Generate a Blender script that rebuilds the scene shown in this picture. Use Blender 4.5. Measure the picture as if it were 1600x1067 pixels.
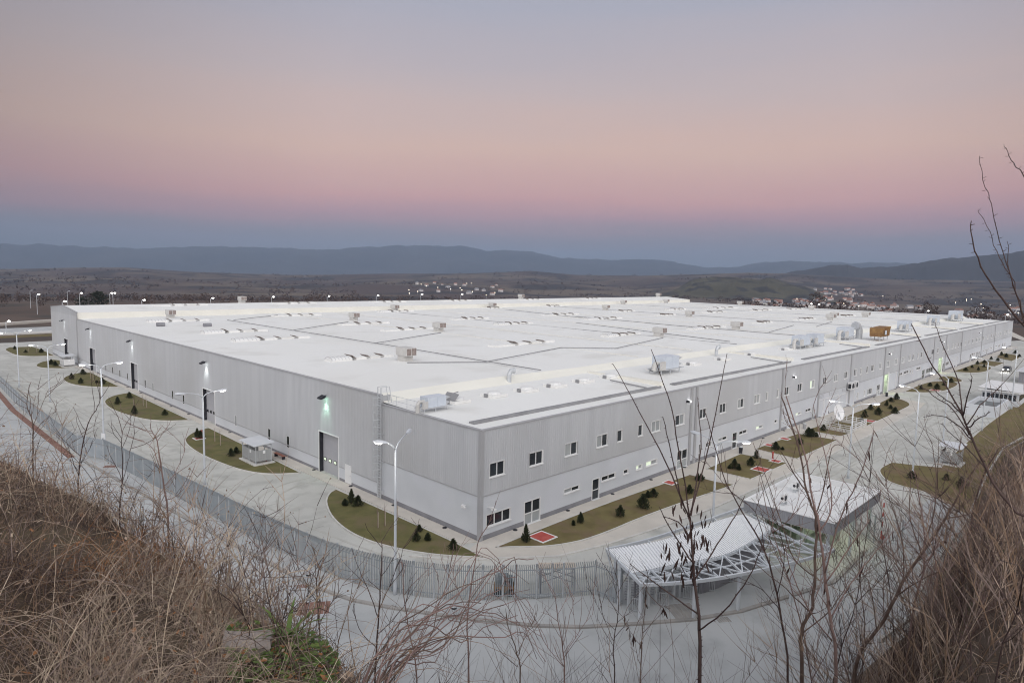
import bpy, bmesh, math, random
from mathutils import Vector, Matrix, noise as mnoise
random.seed(11)
R = math.radians
scene = bpy.context.scene
C = scene.collection
for o in list(bpy.data.objects): bpy.data.objects.remove(o)

# ------------------------------------------------------------------ camera
cam_data = bpy.data.cameras.new('camera'); cam = bpy.data.objects.new('camera', cam_data); C.objects.link(cam)
yaw, pitch, roll = 0.77762, -0.10043, 0.02208
fw = Vector((math.cos(yaw)*math.cos(pitch), math.sin(yaw)*math.cos(pitch), math.sin(pitch)))
rt = Vector((math.sin(yaw), -math.cos(yaw), 0)); upv = rt.cross(fw)
r2 = rt*math.cos(roll)+upv*math.sin(roll); u2 = upv*math.cos(roll)-rt*math.sin(roll)
cam.matrix_world = Matrix(((r2.x,u2.x,-fw.x,-38.44),(r2.y,u2.y,-fw.y,-41.32),(r2.z,u2.z,-fw.z,23.61),(0,0,0,1)))
cam_data.sensor_width = 36; cam_data.lens = 1029.99/1600*36
cam_data.clip_start = 0.05; cam_data.clip_end = 60000
scene.camera = cam

# ------------------------------------------------------------------ dusk sky
w = bpy.data.worlds.new('World'); scene.world = w; w.use_nodes = True
nt = w.node_tree; N = nt.nodes; Lk = nt.links
bg = N['Background']; bg.inputs['Strength'].default_value = 1.0
tc = N.new('ShaderNodeTexCoord'); sep = N.new('ShaderNodeSeparateXYZ'); Lk.new(tc.outputs['Generated'], sep.inputs[0])
def srgb(r, g, b, k=1.0):
    f = lambda c: (c/255/12.92 if c/255 <= .04045 else ((c/255+.055)/1.055)**2.4)*k
    return (f(r), f(g), f(b), 1)
ramp = N.new('ShaderNodeValToRGB'); cr = ramp.color_ramp
SKYSTOPS = [(0.0,(118,133,149)),(0.026,(125,138,155)),(0.054,(143,136,154)),(0.080,(184,143,157)),(0.112,(209,157,159)),(0.175,(216,180,168)),(0.26,(197,178,178)),(0.36,(171,170,184)),(0.5,(168,170,184)),(1.0,(182,186,198))]
cr.elements[0].position = 0; cr.elements[0].color = srgb(*SKYSTOPS[0][1])
cr.elements[1].position = 1; cr.elements[1].color = srgb(*SKYSTOPS[-1][1])
for p_, c_ in SKYSTOPS[1:-1]:
    e = cr.elements.new(p_); e.color = srgb(*c_)
# faint streaks of thin high cloud: bend the height a little by a stretched noise
mp = N.new('ShaderNodeMapping'); mp.inputs['Scale'].default_value = (1.6,1.6,14); Lk.new(tc.outputs['Generated'], mp.inputs[0])
nz = N.new('ShaderNodeTexNoise'); nz.inputs['Scale'].default_value = 1.6; nz.inputs['Detail'].default_value = 3; Lk.new(mp.outputs[0], nz.inputs['Vector'])
ma = N.new('ShaderNodeMath'); ma.operation = 'MULTIPLY_ADD'; Lk.new(nz.outputs['Fac'], ma.inputs[0]); ma.inputs[1].default_value = 0.048; ma.inputs[2].default_value = -0.024
ad = N.new('ShaderNodeMath'); ad.operation = 'ADD'; Lk.new(sep.outputs['Z'], ad.inputs[0]); Lk.new(ma.outputs[0], ad.inputs[1])
Lk.new(ad.outputs[0], ramp.inputs['Fac'])
# the afterglow stands behind the camera: the sky is brighter on that side
dt = N.new('ShaderNodeVectorMath'); dt.operation = 'DOT_PRODUCT'; Lk.new(tc.outputs['Generated'], dt.inputs[0]); dt.inputs[1].default_value = (-math.cos(yaw)*.95, -math.sin(yaw)*.95, .31)
mr = N.new('ShaderNodeMapRange'); mr.inputs['From Min'].default_value = -0.15; mr.inputs['From Max'].default_value = 0.95; mr.inputs['To Min'].default_value = 0.0; mr.inputs['To Max'].default_value = 1.36; Lk.new(dt.outputs['Value'], mr.inputs['Value'])
glow = N.new('ShaderNodeVectorMath'); glow.operation = 'SCALE'; glow.inputs[0].default_value = (1.0,.995,.985); Lk.new(mr.outputs['Result'], glow.inputs['Scale'])
dl = N.new('ShaderNodeVectorMath'); dl.operation = 'DOT_PRODUCT'; Lk.new(tc.outputs['Generated'], dl.inputs[0]); dl.inputs[1].default_value = (math.cos(R(38))*.985, math.sin(R(38))*.985, .17)
ml = N.new('ShaderNodeMapRange'); ml.inputs['From Min'].default_value = .66; ml.inputs['From Max'].default_value = .93; ml.inputs['To Min'].default_value = .56; ml.inputs['To Max'].default_value = 1.0; Lk.new(dl.outputs['Value'], ml.inputs['Value'])
s0 = N.new('ShaderNodeVectorMath'); s0.operation = 'SCALE'; Lk.new(ramp.outputs['Color'], s0.inputs[0]); Lk.new(ml.outputs['Result'], s0.inputs['Scale'])
sc = N.new('ShaderNodeVectorMath'); sc.operation = 'ADD'; Lk.new(s0.outputs[0], sc.inputs[0]); Lk.new(glow.outputs[0], sc.inputs[1])
sky = N.new('ShaderNodeTexSky'); sky.sky_type = 'NISHITA'; sky.sun_disc = False; sky.sun_elevation = R(2); sky.sun_rotation = R(225)
sk2 = N.new('ShaderNodeVectorMath'); sk2.operation = 'SCALE'; Lk.new(sky.outputs[0], sk2.inputs[0]); sk2.inputs['Scale'].default_value = 0.03
sm = N.new('ShaderNodeVectorMath'); sm.operation = 'ADD'; Lk.new(sc.outputs[0], sm.inputs[0]); Lk.new(sk2.outputs[0], sm.inputs[1])
Lk.new(sm.outputs[0], bg.inputs['Color'])
sun_d = bpy.data.lights.new('sun', 'SUN'); sun_d.energy = 1.0; sun_d.angle = R(50); sun_d.color = (1,.95,.93)
sun = bpy.data.objects.new('sun', sun_d); C.objects.link(sun)
sun.rotation_euler = Vector((math.cos(R(60))*.9, math.sin(R(60))*.9, -.42)).to_track_quat('-Z','Y').to_euler()
scene.view_settings.view_transform = 'Standard'; scene.view_settings.look = 'None'; scene.view_settings.gamma = 1; scene.view_settings.use_curve_mapping = False
scene.view_settings.exposure = 0.0
scene.cycles.max_bounces = 6; scene.cycles.volume_bounces = 0
scene.cycles.use_denoising = True; scene.cycles.filter_width = 1.1

# ------------------------------------------------------------------ helpers
def tag(o, label=None, cat=None, group=None, kind=None):
    if label: o['label'] = label
    if cat: o['category'] = cat
    if group: o['group'] = group
    if kind: o['kind'] = kind
    return o
def empty(name, loc=(0,0,0), rz=0):
    o = bpy.data.objects.new(name, None); C.objects.link(o); o.location = loc; o.rotation_euler = (0,0,rz); o.empty_display_size = .2
    return o
def kids(o): return [x for x in list(o.children)]
def copy_tree(o, parent=None):
    c = o.copy(); C.objects.link(c)
    if parent: c.parent = parent
    for ch in kids(o): copy_tree(ch, c)
    return c
class MB:
    def __init__(s): s.v=[]; s.f=[]; s.m=[]
    def add(s, vs, fs, m=0):
        n=len(s.v); s.v += [tuple(x) for x in vs]; s.f += [tuple(i+n for i in f) for f in fs]; s.m += [m]*len(fs); return s
    def quad(s, a,b,c,d, m=0): return s.add([a,b,c,d],[(0,1,2,3)],m)
    def box(s, x0,x1,y0,y1,z0,z1, m=0):
        return s.add([(x0,y0,z0),(x1,y0,z0),(x1,y1,z0),(x0,y1,z0),(x0,y0,z1),(x1,y0,z1),(x1,y1,z1),(x0,y1,z1)],
            [(0,3,2,1),(4,5,6,7),(0,1,5,4),(1,2,6,5),(2,3,7,6),(3,0,4,7)],m)
    def bar(s, a, b, wd, ht, m=0):       # a square bar between two points
        a=Vector(a); b=Vector(b); d=(b-a).normalized(); up=Vector((0,0,1)) if abs(d.z)<.95 else Vector((1,0,0))
        x=d.cross(up).normalized()*wd/2; y=x.cross(d).normalized()*ht/2
        p=[a-x-y,a+x-y,a+x+y,a-x+y,b-x-y,b+x-y,b+x+y,b-x+y]
        return s.add(p,[(0,3,2,1),(4,5,6,7),(0,1,5,4),(1,2,6,5),(2,3,7,6),(3,0,4,7)],m)
    def tube(s, pts, rad, n=8, m=0, cap=True):
        pts=[Vector(p) for p in pts]; rs = rad if isinstance(rad,(list,tuple)) else [rad]*len(pts)
        base=len(s.v); prev=None
        for i,p in enumerate(pts):
            d=(pts[min(i+1,len(pts)-1)]-pts[max(i-1,0)])
            d=d.normalized() if d.length>1e-9 else Vector((0,0,1))
            if prev is None:
                up=Vector((0,0,1)) if abs(d.z)<.9 else Vector((1,0,0)); x=d.cross(up).normalized()
            else:
                x=(prev-d*prev.dot(d)); x=x.normalized() if x.length>1e-6 else d.orthogonal().normalized()
            prev=x; y=d.cross(x)
            for k in range(n):
                a=2*math.pi*k/n; q=p+(x*math.cos(a)+y*math.sin(a))*rs[i]; s.v.append((q.x,q.y,q.z))
        for i in range(len(pts)-1):
            for k in range(n):
                k2=(k+1)%n; s.f.append((base+i*n+k,base+i*n+k2,base+(i+1)*n+k2,base+(i+1)*n+k)); s.m.append(m)
        if cap and n>2:
            s.f.append(tuple(base+k for k in range(n))[::-1]); s.m.append(m)
            e=base+(len(pts)-1)*n; s.f.append(tuple(e+k for k in range(n))); s.m.append(m)
        return s
    def prism(s, poly, z0, z1, m=0, mtop=None):
        a=sum(poly[i][0]*poly[(i+1)%len(poly)][1]-poly[(i+1)%len(poly)][0]*poly[i][1] for i in range(len(poly)))
        if a<0: poly=poly[::-1]
        n=len(poly); b=len(s.v)
        s.v += [(p[0],p[1],z0) for p in poly]+[(p[0],p[1],z1) for p in poly]
        s.f.append(tuple(b+n+i for i in range(n))); s.m.append(m if mtop is None else mtop)
        for i in range(n):
            j=(i+1)%n; s.f.append((b+i,b+j,b+n+j,b+n+i)); s.m.append(m)
        return s
    def ribbon(s, pts, w0, w1, z0, z1, m=0, closed=False):   # a kerb-like strip beside a plan line, from offset w0 to w1
        n=len(pts); L=[];
        for i in range(n):
            a=Vector(pts[i-1] if (i>0 or closed) else pts[i]); c=Vector(pts[(i+1)%n] if (i<n-1 or closed) else pts[i])
            d=(c-a).normalized(); nn=Vector((-d.y,d.x)); p=Vector(pts[i]); L.append((p+nn*w0,p+nn*w1))
        for i in range(n if closed else n-1):
            a,b=L[i]; c,d=L[(i+1)%n]
            V=[(a.x,a.y,z0),(b.x,b.y,z0),(d.x,d.y,z0),(c.x,c.y,z0),(a.x,a.y,z1),(b.x,b.y,z1),(d.x,d.y,z1),(c.x,c.y,z1)]
            s.add(V,[(4,7,6,5),(0,4,5,1),(1,5,6,2),(2,6,7,3),(3,7,4,0)],m)
        return s
    def build(s, name, mats, parent=None, smooth=False, loc=None):
        me=bpy.data.meshes.new(name); me.from_pydata(s.v,[],s.f)
        if not isinstance(mats,(list,tuple)): mats=[mats]
        for k in mats: me.materials.append(k)
        me.polygons.foreach_set('material_index', s.m)
        if smooth: me.polygons.foreach_set('use_smooth',[True]*len(s.f))
        me.update()
        o=bpy.data.objects.new(name,me); C.objects.link(o)
        if loc: o.location=loc
        if parent: o.parent=parent
        return o
def fixnormals(o):
    bm=bmesh.new(); bm.from_mesh(o.data); bmesh.ops.recalc_face_normals(bm,faces=bm.faces); bm.to_mesh(o.data); bm.free(); return o

# ------------------------------------------------------------------ materials
def mat(name, col, rough=.7, col2=None, scale=1.0, detail=4, lo=.35, hi=.65, metal=0, bump=0, bscale=None, stretch=None, spec=.4, third=None):
    m=bpy.data.materials.new(name); m.use_nodes=True; t=m.node_tree; b=t.nodes['Principled BSDF']
    b.inputs['Roughness'].default_value=rough; b.inputs['Metallic'].default_value=metal; b.inputs['Specular IOR Level'].default_value=spec
    b.inputs['Base Color'].default_value=(*col,1)
    tcn=t.nodes.new('ShaderNodeTexCoord'); vec=tcn.outputs['Object']
    if stretch:
        mpn=t.nodes.new('ShaderNodeMapping'); mpn.inputs['Scale'].default_value=stretch; t.links.new(vec,mpn.inputs[0]); vec=mpn.outputs[0]
    last=None
    if col2:
        n=t.nodes.new('ShaderNodeTexNoise'); n.inputs['Scale'].default_value=scale; n.inputs['Detail'].default_value=detail; t.links.new(vec,n.inputs['Vector'])
        r=t.nodes.new('ShaderNodeValToRGB'); r.color_ramp.elements[0].position=lo; r.color_ramp.elements[1].position=hi
        r.color_ramp.elements[0].color=(*col,1); r.color_ramp.elements[1].color=(*col2,1); t.links.new(n.outputs['Fac'],r.inputs['Fac']); last=r.outputs['Color']
        if third:      # (colour, scale, low, high): a second, independent patchiness
            n2=t.nodes.new('ShaderNodeTexNoise'); n2.inputs['Scale'].default_value=third[1]; n2.inputs['Detail'].default_value=5; t.links.new(tcn.outputs['Object'],n2.inputs['Vector'])
            mm=t.nodes.new('ShaderNodeMapRange'); mm.inputs['From Min'].default_value=third[2]; mm.inputs['From Max'].default_value=third[3]; t.links.new(n2.outputs['Fac'],mm.inputs['Value'])
            mx=t.nodes.new('ShaderNodeMix'); mx.data_type='RGBA'; t.links.new(mm.outputs['Result'],mx.inputs[0]); t.links.new(last,mx.inputs[6]); mx.inputs[7].default_value=(*third[0],1); last=mx.outputs[2]
        t.links.new(last,b.inputs['Base Color'])
    if bump:
        n=t.nodes.new('ShaderNodeTexNoise'); n.inputs['Scale'].default_value=bscale or scale*6; n.inputs['Detail'].default_value=5; t.links.new(vec,n.inputs['Vector'])
        bn=t.nodes.new('ShaderNodeBump'); bn.inputs['Strength'].default_value=bump; bn.inputs['Distance'].default_value=.02; t.links.new(n.outputs['Fac'],bn.inputs['Height']); t.links.new(bn.outputs['Normal'],b.inputs['Normal'])
    return m
def corrugated(name, col, pitch, axis=(1,1,0), dist=.03, rough=.5, metal=0.0, band=None, seam=None):
    m=mat(name,col,rough,tuple(c*.93 for c in col),.25,3,metal=metal); t=m.node_tree; b=t.nodes['Principled BSDF']
    tcn=t.nodes.new('ShaderNodeTexCoord'); d=t.nodes.new('ShaderNodeVectorMath'); d.operation='DOT_PRODUCT'; d.inputs[1].default_value=axis; t.links.new(tcn.outputs['Object'],d.inputs[0])
    k=t.nodes.new('ShaderNodeMath'); k.operation='MULTIPLY'; k.inputs[1].default_value=2*math.pi/pitch; t.links.new(d.outputs['Value'],k.inputs[0])
    s_=t.nodes.new('ShaderNodeMath'); s_.operation='SINE'; t.links.new(k.outputs[0],s_.inputs[0])
    rp=t.nodes.new('ShaderNodeMapRange'); rp.inputs['From Min'].default_value=-.35; rp.inputs['From Max'].default_value=.35; t.links.new(s_.outputs[0],rp.inputs['Value'])
    bn=t.nodes.new('ShaderNodeBump'); bn.inputs['Strength'].default_value=1; bn.inputs['Distance'].default_value=dist; t.links.new(rp.outputs['Result'],bn.inputs['Height']); t.links.new(bn.outputs['Normal'],b.inputs['Normal'])
    return m
def emis(name, col, st, base=(.8,.8,.8)):
    m=bpy.data.materials.new(name); m.use_nodes=True; b=m.node_tree.nodes['Principled BSDF']; b.inputs['Base Color'].default_value=(*base,1)
    b.inputs['Emission Color'].default_value=(*col,1); b.inputs['Emission Strength'].default_value=st; return m
M={}
M['earth']=mat('earth',(.070,.044,.034),.95,(.115,.085,.068),.006,6,third=((.05,.042,.036),.018,.5,.62))
M['hill']=mat('hill_land',(.075,.052,.047),.95,(.135,.105,.080),.0022,8,.42,.6,stretch=(1,1,3),third=((.036,.030,.031),.004,.50,.58))
M['mount']=mat('mountain_land',(.045,.045,.05),.95,(.07,.065,.065),.0012,5)
M['scar']=mat('scarred_hill_land',(.062,.055,.034),.95,(.095,.085,.055),.006,7,.4,.6,third=((.03,.026,.024),.012,.5,.58))
M['dark_land']=mat('dark_hill_land',(.030,.030,.036),.95,(.052,.048,.050),.0012,5)
M['concrete']=mat('yard_concrete',(.435,.43,.405),.85,(.53,.525,.495),.11,7,.35,.65,bump=.15,bscale=3,third=((.33,.325,.305),.4,.50,.78))
M['road']=mat('road_concrete',(.40,.41,.415),.85,(.475,.482,.485),.09,7,.35,.65,bump=.15,bscale=3,third=((.30,.305,.31),.3,.50,.76))
M['tyremark']=mat('tyre_marks',(.40,.39,.36),.8,(.47,.46,.43),.5,6,.4,.6)
M['walk']=mat('walk_concrete',(.50,.465,.42),.85,(.57,.53,.48),.3,6,third=((.48,.45,.42),.9,.56,.75))
M['kerb']=mat('kerb_concrete',(.50,.49,.47),.85,(.60,.58,.55),1.2,4)
M['kerbdark']=mat('kerb_face',(.27,.26,.25),.9,(.36,.34,.32),1.0,4)
M['strip']=mat('red_gravel',(.20,.10,.08),.95,(.27,.16,.13),2,4)
M['lawn']=mat('lawn_grass',(.125,.10,.040),.95,(.17,.14,.058),.6,8,.35,.65,bump=1.0,bscale=9,third=((.16,.115,.065),.33,.50,.64))
M['lawng']=mat('lawn_green',(.10,.095,.034),.95,(.145,.13,.05),.6,8,.35,.65,bump=1.0,bscale=9,third=((.145,.115,.06),.33,.50,.64))
M['hillside']=mat('hillside_soil',(0.076,0.052,0.037),.97,(0.128,0.092,0.063),.9,8,.35,.65,bump=.8,bscale=9,third=((.085,.075,.03),.16,.55,.66))
M['roof']=mat('roof_membrane',(.80,.80,.785),.75,(.77,.765,.74),.05,7,.4,.7,third=((.66,.65,.62),.16,.55,.80))
M['cream']=mat('roof_upstand',(.78,.765,.70),.75,(.74,.725,.66),.2,4)
M['clad']=mat('cladding',(.475,.485,.505),.5,(.52,.53,.55),.9,5,.35,.65,stretch=(1,1,.06),third=((.46,.465,.475),.07,.5,.7))
M['plaster']=mat('plaster_panel',(.56,.58,.615),.8,(.605,.625,.655),.3,6,.35,.65,third=((.60,.615,.66),.16,.58,.7))
M['plinth']=mat('plinth_grey',(.22,.22,.24),.85,(.27,.27,.29),.6,4)
M['trim']=mat('grey_trim',(.36,.36,.375),.5,(.40,.40,.41),.5,3)
M['white']=mat('white_paint',(.76,.76,.76),.45,(.71,.71,.71),.8,3)
M['dark']=mat('dark_rubber',(.018,.018,.024),.6,(.03,.03,.038),2,3)
M['gateleaf']=mat('door_leaf_grey',(.40,.40,.43),.5,(.44,.44,.46),.4,3)
M['glass']=mat('window_glass',(.018,.022,.028),.06,(.035,.042,.05),.7,2,spec=.5)
M['blind']=mat('window_blind',(.30,.32,.33),.25,(.40,.42,.42),.35,2)
M['litpane']=emis('lit_window',(.85,1,.72),.75,(.3,.3,.3))
M['galv']=mat('galvanised',(.50,.52,.54),.45,(.58,.60,.62),2,4,metal=.25)
M['fence']=mat('fence_paint',(.31,.34,.365),.5,(.36,.39,.415),1.2,3,metal=.15)
M['pole']=mat('pole_paint',(.55,.58,.62),.4,(.60,.63,.66),1,3,metal=.1)
M['lampon']=emis('lamp_lit',(1,.98,.92),14)
M['lampoff']=mat('lamp_lens',(.35,.37,.4),.3,(.45,.47,.5),2,2)
M['hvac']=mat('unit_sheet',(.58,.63,.70),.4,(.64,.69,.75),.9,3,metal=.1)
M['ventbox']=mat('vent_sheet',(.52,.51,.49),.55,(.58,.57,.55),.9,3)
M['brown']=mat('flap_underside',(.22,.175,.16),.7,(.3,.25,.23),2,3)
M['cable']=mat('roof_cable',(.24,.24,.25),.7,(.3,.3,.31),.5,2)
M['translucent']=mat('skylight_sheet',(.70,.70,.69),.35,(.76,.76,.75),.7,2)
M['orange']=mat('rusty_container',(.34,.20,.075),.75,(.20,.105,.045),.8,5,.35,.6)
M['red']=mat('red_paint',(.38,.06,.05),.7,(.45,.10,.08),1.2,3)
M['redwood']=mat('bench_wood',(.28,.11,.08),.7,(.33,.15,.11),2,3)
M['leaf']=mat('conifer_foliage',(.026,.036,.019),.85,(.065,.075,.034),7,4)
M['leafg']=mat('weed_leaf',(0.077,0.143,0.036),.7,(0.140,0.195,0.046),6,4)
M['bark']=mat('twig_bark',(0.093,0.061,0.049),.85,(0.160,0.113,0.094),8,4)
M['barkdark']=mat('dark_bark',(0.050,0.031,0.029),.85,(0.094,0.061,0.055),8,4)
M['barkpink']=mat('pink_bark',(0.195,0.127,0.112),.85,(0.264,0.180,0.161),8,4)
M['pod']=mat('seed_pod',(.028,.014,.012),.7,(.05,.025,.02),9,3)
M['straw1']=mat('grey_stalk',(0.366,0.268,0.205),.9,(0.493,0.384,0.296),6,3)
M['straw2']=mat('brown_stalk',(0.194,0.125,0.083),.9,(0.287,0.198,0.138),6,3)
M['straw3']=mat('rust_stalk',(0.300,0.128,0.053),.9,(0.405,0.195,0.083),6,3)
M['straw4']=mat('pale_stalk',(0.485,0.381,0.279),.9,(0.575,0.469,0.361),6,3)
M['straw5']=mat('dark_stalk',(0.072,0.048,0.042),.9,(0.112,0.080,0.067),6,3)
M['straw6']=mat('mauve_stalk',(0.214,0.157,0.134),.9,(0.277,0.212,0.186),6,3)
M['stake']=mat('stake_wood',(.42,.36,.30),.8,(.5,.44,.38),5,2)
M['stone']=mat('broken_concrete',(.30,.26,.24),.9,(.40,.35,.33),5,5,bump=.6,bscale=25)
M['rooftin']=corrugated('canopy_sheet',(.66,.68,.71),.40,(.77,.64,0),.05,.4,.1)
M['fascia']=corrugated('fascia_sheet',(.33,.335,.36),.3,(1,1,0),.03,.45,.1)
M['shelterclad']=corrugated('shelter_sheet',(.42,.43,.44),.2,(1,1,0),.02,.45,.1)
M['greenlight']=emis('ceiling_luminaire',(.88,1,.74),3)
M['inside']=mat('inside_wall',(.36,.38,.35),.7,(.42,.44,.40),1,2)
M['carpaint']=mat('car_paint',(.12,.12,.13),.3,(.15,.15,.16),1,2,metal=.4)
M['tyre']=mat('tyre',(.02,.02,.02),.8,(.03,.03,.03),5,2)
M['headlight']=emis('headlight_on',(1,.97,.85),30)
M['housewall']=mat('house_wall',(.56,.53,.52),.85,(.64,.61,.60),.05,2)
M['houseroof']=mat('house_roof',(.28,.14,.10),.85,(.34,.19,.15),.05,2)
M['winter']=mat('winter_wood',(.060,.042,.038),.95,(.095,.066,.058),.03,4)
M['greendark']=mat('evergreen',(.02,.026,.018),.95,(.035,.04,.028),.5,3)
M['engine']=mat('machine_grey',(.14,.16,.17),.5,(.24,.26,.27),3,3,metal=.4)
M['sign']=mat('sign_white',(.85,.85,.86),.4,(.82,.82,.83),1,2)
M['water']=mat('tank_inside',(.03,.04,.04),.2,(.05,.06,.055),.6,3)
# ------------------------------------------------------------------ surveyed plan (metres)
BEDS = {'a': [(-8.14,185.73),(-6.09,190.57),(-1.1,189.2),(-0.36,180.43),(-0.58,162.55),(-5.26,164.23),(-7.68,167.96),(-8.26,175.49)],'b': [(-7.76,145.81),(-5.81,151.33),(-2.61,154.55),(-1.41,152.94),(-0.81,139.03),(-4.14,136.59),(-6.82,138.58),(-7.9,141.94)],'c': [(-7.58,120.34),(-5.2,125.36),(-2.72,127.25),(-0.78,126.39),(-1.25,103.02),(-3.98,104.23),(-6.79,108.51),(-7.87,113.68)],'d': [(-7.89,87.62),(-6.62,91.31),(-4.29,94.45),(-1.41,95.31),(-1.57,64.77),(-4.21,65.95),(-6.5,68.86),(-7.74,74.08),(-8.44,81.08)],'e': [(-7.13,51.5),(-5.82,54.56),(-3.6,57.14),(-1.34,57.86),(-1.93,28.85),(-3.92,29.61),(-5.72,31.51),(-6.9,34.88),(-7.5,40.02),(-7.74,45.63)],'f': [(-5.1,17.72),(-4.02,19.36),(-2.89,20.54),(-1.94,20.83),(-1.61,0.67),(-2.04,-2.67),(-3.18,-1.54),(-4.87,0.6),(-6.23,3.25),(-7.26,6.57),(-7.4,10.02),(-6.63,14.06)],'g': [(0.12,-1.87),(6.68,-1.68),(17.9,-1.64),(31.27,-2.27),(32.3,-2.33),(32.04,-5.8),(32.76,-8.0),(17.31,-6.54),(7.96,-6.51),(4.22,-5.38),(1.95,-3.68)],'h': [(35.96,-2.47),(46.18,-2.06),(46.54,-8.43),(36.08,-8.31)],'i': [(50.2,-2.25),(64.2,-2.52),(64.61,-2.73),(65.04,-8.42),(49.55,-8.48)],'j': [(67.89,-2.45),(78.23,-3.04),(104.51,-3.1),(112.62,-2.54),(112.81,-4.37),(109.8,-6.85),(107.14,-7.81),(104.0,-8.27),(68.48,-8.3),(67.6,-7.55)],'k': [(123.84,-2.49),(137.39,-2.11),(147.18,-2.65),(151.24,-5.09),(150.04,-7.56),(144.4,-8.62),(133.96,-8.55),(128.0,-7.28),(125.08,-4.97)],'k2': [(152.95,-2.18),(160.93,-2.35),(161.3,-4.39),(156.95,-7.14),(153.42,-7.92),(150.73,-7.43),(150.05,-5.33)],'l': [(173.82,-1.96),(198.78,-2.32),(195.5,-7.83),(180.64,-8.46),(174.41,-6.52),(172.94,-3.51)],'m': [(198.78,-2.32),(214.15,-2.53),(211.35,-8.15),(197.56,-7.81)],'n': [(227.81,-2.62),(246.61,-2.87),(241.02,-9.23),(219.49,-8.86)],'p': [(51.58,-17.65),(54.0,-17.2),(57.81,-17.44),(58.76,-19.83),(60.14,-22.56),(65.66,-22.24),(80.72,-21.88),(99.4,-21.61),(117.71,-21.88),(149.37,-22.12),(126.57,-29.1),(61.2,-33.53),(38.82,-31.84),(42.51,-27.68),(45.38,-25.45),(47.05,-23.47),(47.19,-21.14),(48.34,-19.27)]}
SHRUBS = {'a': [(-5.08,173.71),(-1.99,171.57),(-5.87,184.18)],'b': [(-4.67,145.24),(-4.54,141.77)],'c': [(-6.09,118.67),(-6.0,111.5),(-2.91,123.92),(-3.07,108.0),(-3.45,110.51)],'d': [(-6.45,84.65),(-3.38,89.3),(-6.71,74.48),(-3.44,70.54)],'e': [(-4.77,53.19),(-4.71,52.19),(-5.2,40.67),(-4.24,41.41)],'f': [(-3.23,15.79),(-3.15,14.73),(-4.0,15.74),(-4.16,3.75),(-3.33,3.18),(-2.98,0.1),(-2.63,5.29)],'g': [(2.75,-3.02),(9.96,-3.4),(9.05,-3.28),(14.29,-4.93),(17.9,-5.18),(21.14,-3.65),(21.92,-3.87),(25.84,-5.95),(31.03,-4.51),(30.83,-4.17)],'h': [(38.71,-4.87),(38.24,-4.46),(38.63,-5.52),(41.46,-5.72),(45.38,-4.67)],'i': [(51.89,-4.48),(52.68,-4.6),(52.68,-5.16),(57.82,-5.55),(63.53,-4.59),(63.97,-4.97),(64.52,-5.43)],'j': [(69.54,-4.68),(81.77,-6.61),(86.48,-5.63),(94.53,-4.27),(90.61,-6.64),(101.43,-5.08),(98.48,-6.56),(94.4,-8.35),(110.72,-4.36),(107.09,-4.34)],'k': [(136.98,-4.51),(133.48,-6.62),(129.83,-4.34),(141.15,-6.51),(148.51,-6.38)],'l': [(177.45,-4.12),(186.93,-3.93),(182.17,-6.24),(191.75,-5.98)],'m': [(198.69,-3.23),(204.32,-4.05),(217.35,-3.75),(214.01,-5.96)],'n': [(230.62,-5.77),(236.02,-3.71),(247.94,-5.91),(236.19,-8.57)],'p': [(53.87,-24.47),(51.47,-21.36),(51.75,-26.42)]}
STAKES = {'a': [(-4.16,176.15),(-2.81,173.01)],'c': [(-3.1,116.91),(-3.25,114.4)],'d': [(-5.43,79.46),(-3.68,80.63),(-3.69,78.91)],'e': [(-3.97,49.14),(-4.16,46.76)],'f': [(-4.91,8.59),(-4.16,8.55),(-2.58,8.84)]}
FENCE = [(-18.97,53.34),(-17.27,48.85),(-16.05,36.22),(-15.01,22.96),(-14.27,13.33),(-13.61,7.42),(-12.92,2.29),(-11.23,-2.5),(-9.91,-4.78),(-8.41,-6.82),(-6.54,-8.56),(-4.74,-10.04),(-2.52,-11.77),(-0.4,-13.08),(-0.32,-15.11)]
LFENCE = [(-19.99,156.44),(-18.15,117.14),(-19.16,89.83),(-18.97,53.34)]
KERB = [(-19.2,49.8),(-18.43,40.75),(-17.44,28.01),(-16.3,15.17),(-15.8,9.93),(-14.93,1.87),(-13.96,-1.67),(-12.52,-4.5),(-10.08,-8.56),(-7.78,-11.74),(-6.91,-13.0),(-4.65,-15.33),(-1.54,-17.68),(1.85,-20.04),(5.43,-21.82),(15.14,-24.79),(23.61,-24.55)]
IKERB = [(-6.25,1.87),(-3.7,-1.74),(-0.97,-3.65),(2.82,-6.6),(7.81,-7.91),(14.1,-8.82),(24.29,-9.83),(48.23,-10.29),(56.45,-10.48),(102.51,-10.23)]
LAMPS = [('A',-15.59,114.22,10.25,[(-2.52,-2.07),(2.4,1.85)]),('B',-14.34,94.29,9.35,[(-2.09,0.92),(2.3,0.15)]),('C',-16.6,51.29,11.05,[(-1.89,0.17),(2.04,-0.0)]),('D',-11.71,31.8,9.75,[(-2.3,0.23),(1.99,-0.33)]),('E',-11.16,-2.97,10.95,[(-0.93,0.72),(2.65,1.99)]),('F',13.49,-15.12,9.5,[(0.47,2.42),(0.72,-2.2)]),('G',46.02,-15.9,8.7,[(-0.62,2.18),(1.47,-2.05)]),('H',51.84,-21.35,10.6,[(0.62,2.07)]),('I',75.74,-19.64,9.75,[(0.23,2.09)]),('J',90.51,-22.05,11.35,[(0.25,1.91)]),('K',118.13,-22.22,11.5,[(-2.4,1.7)])]
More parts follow.
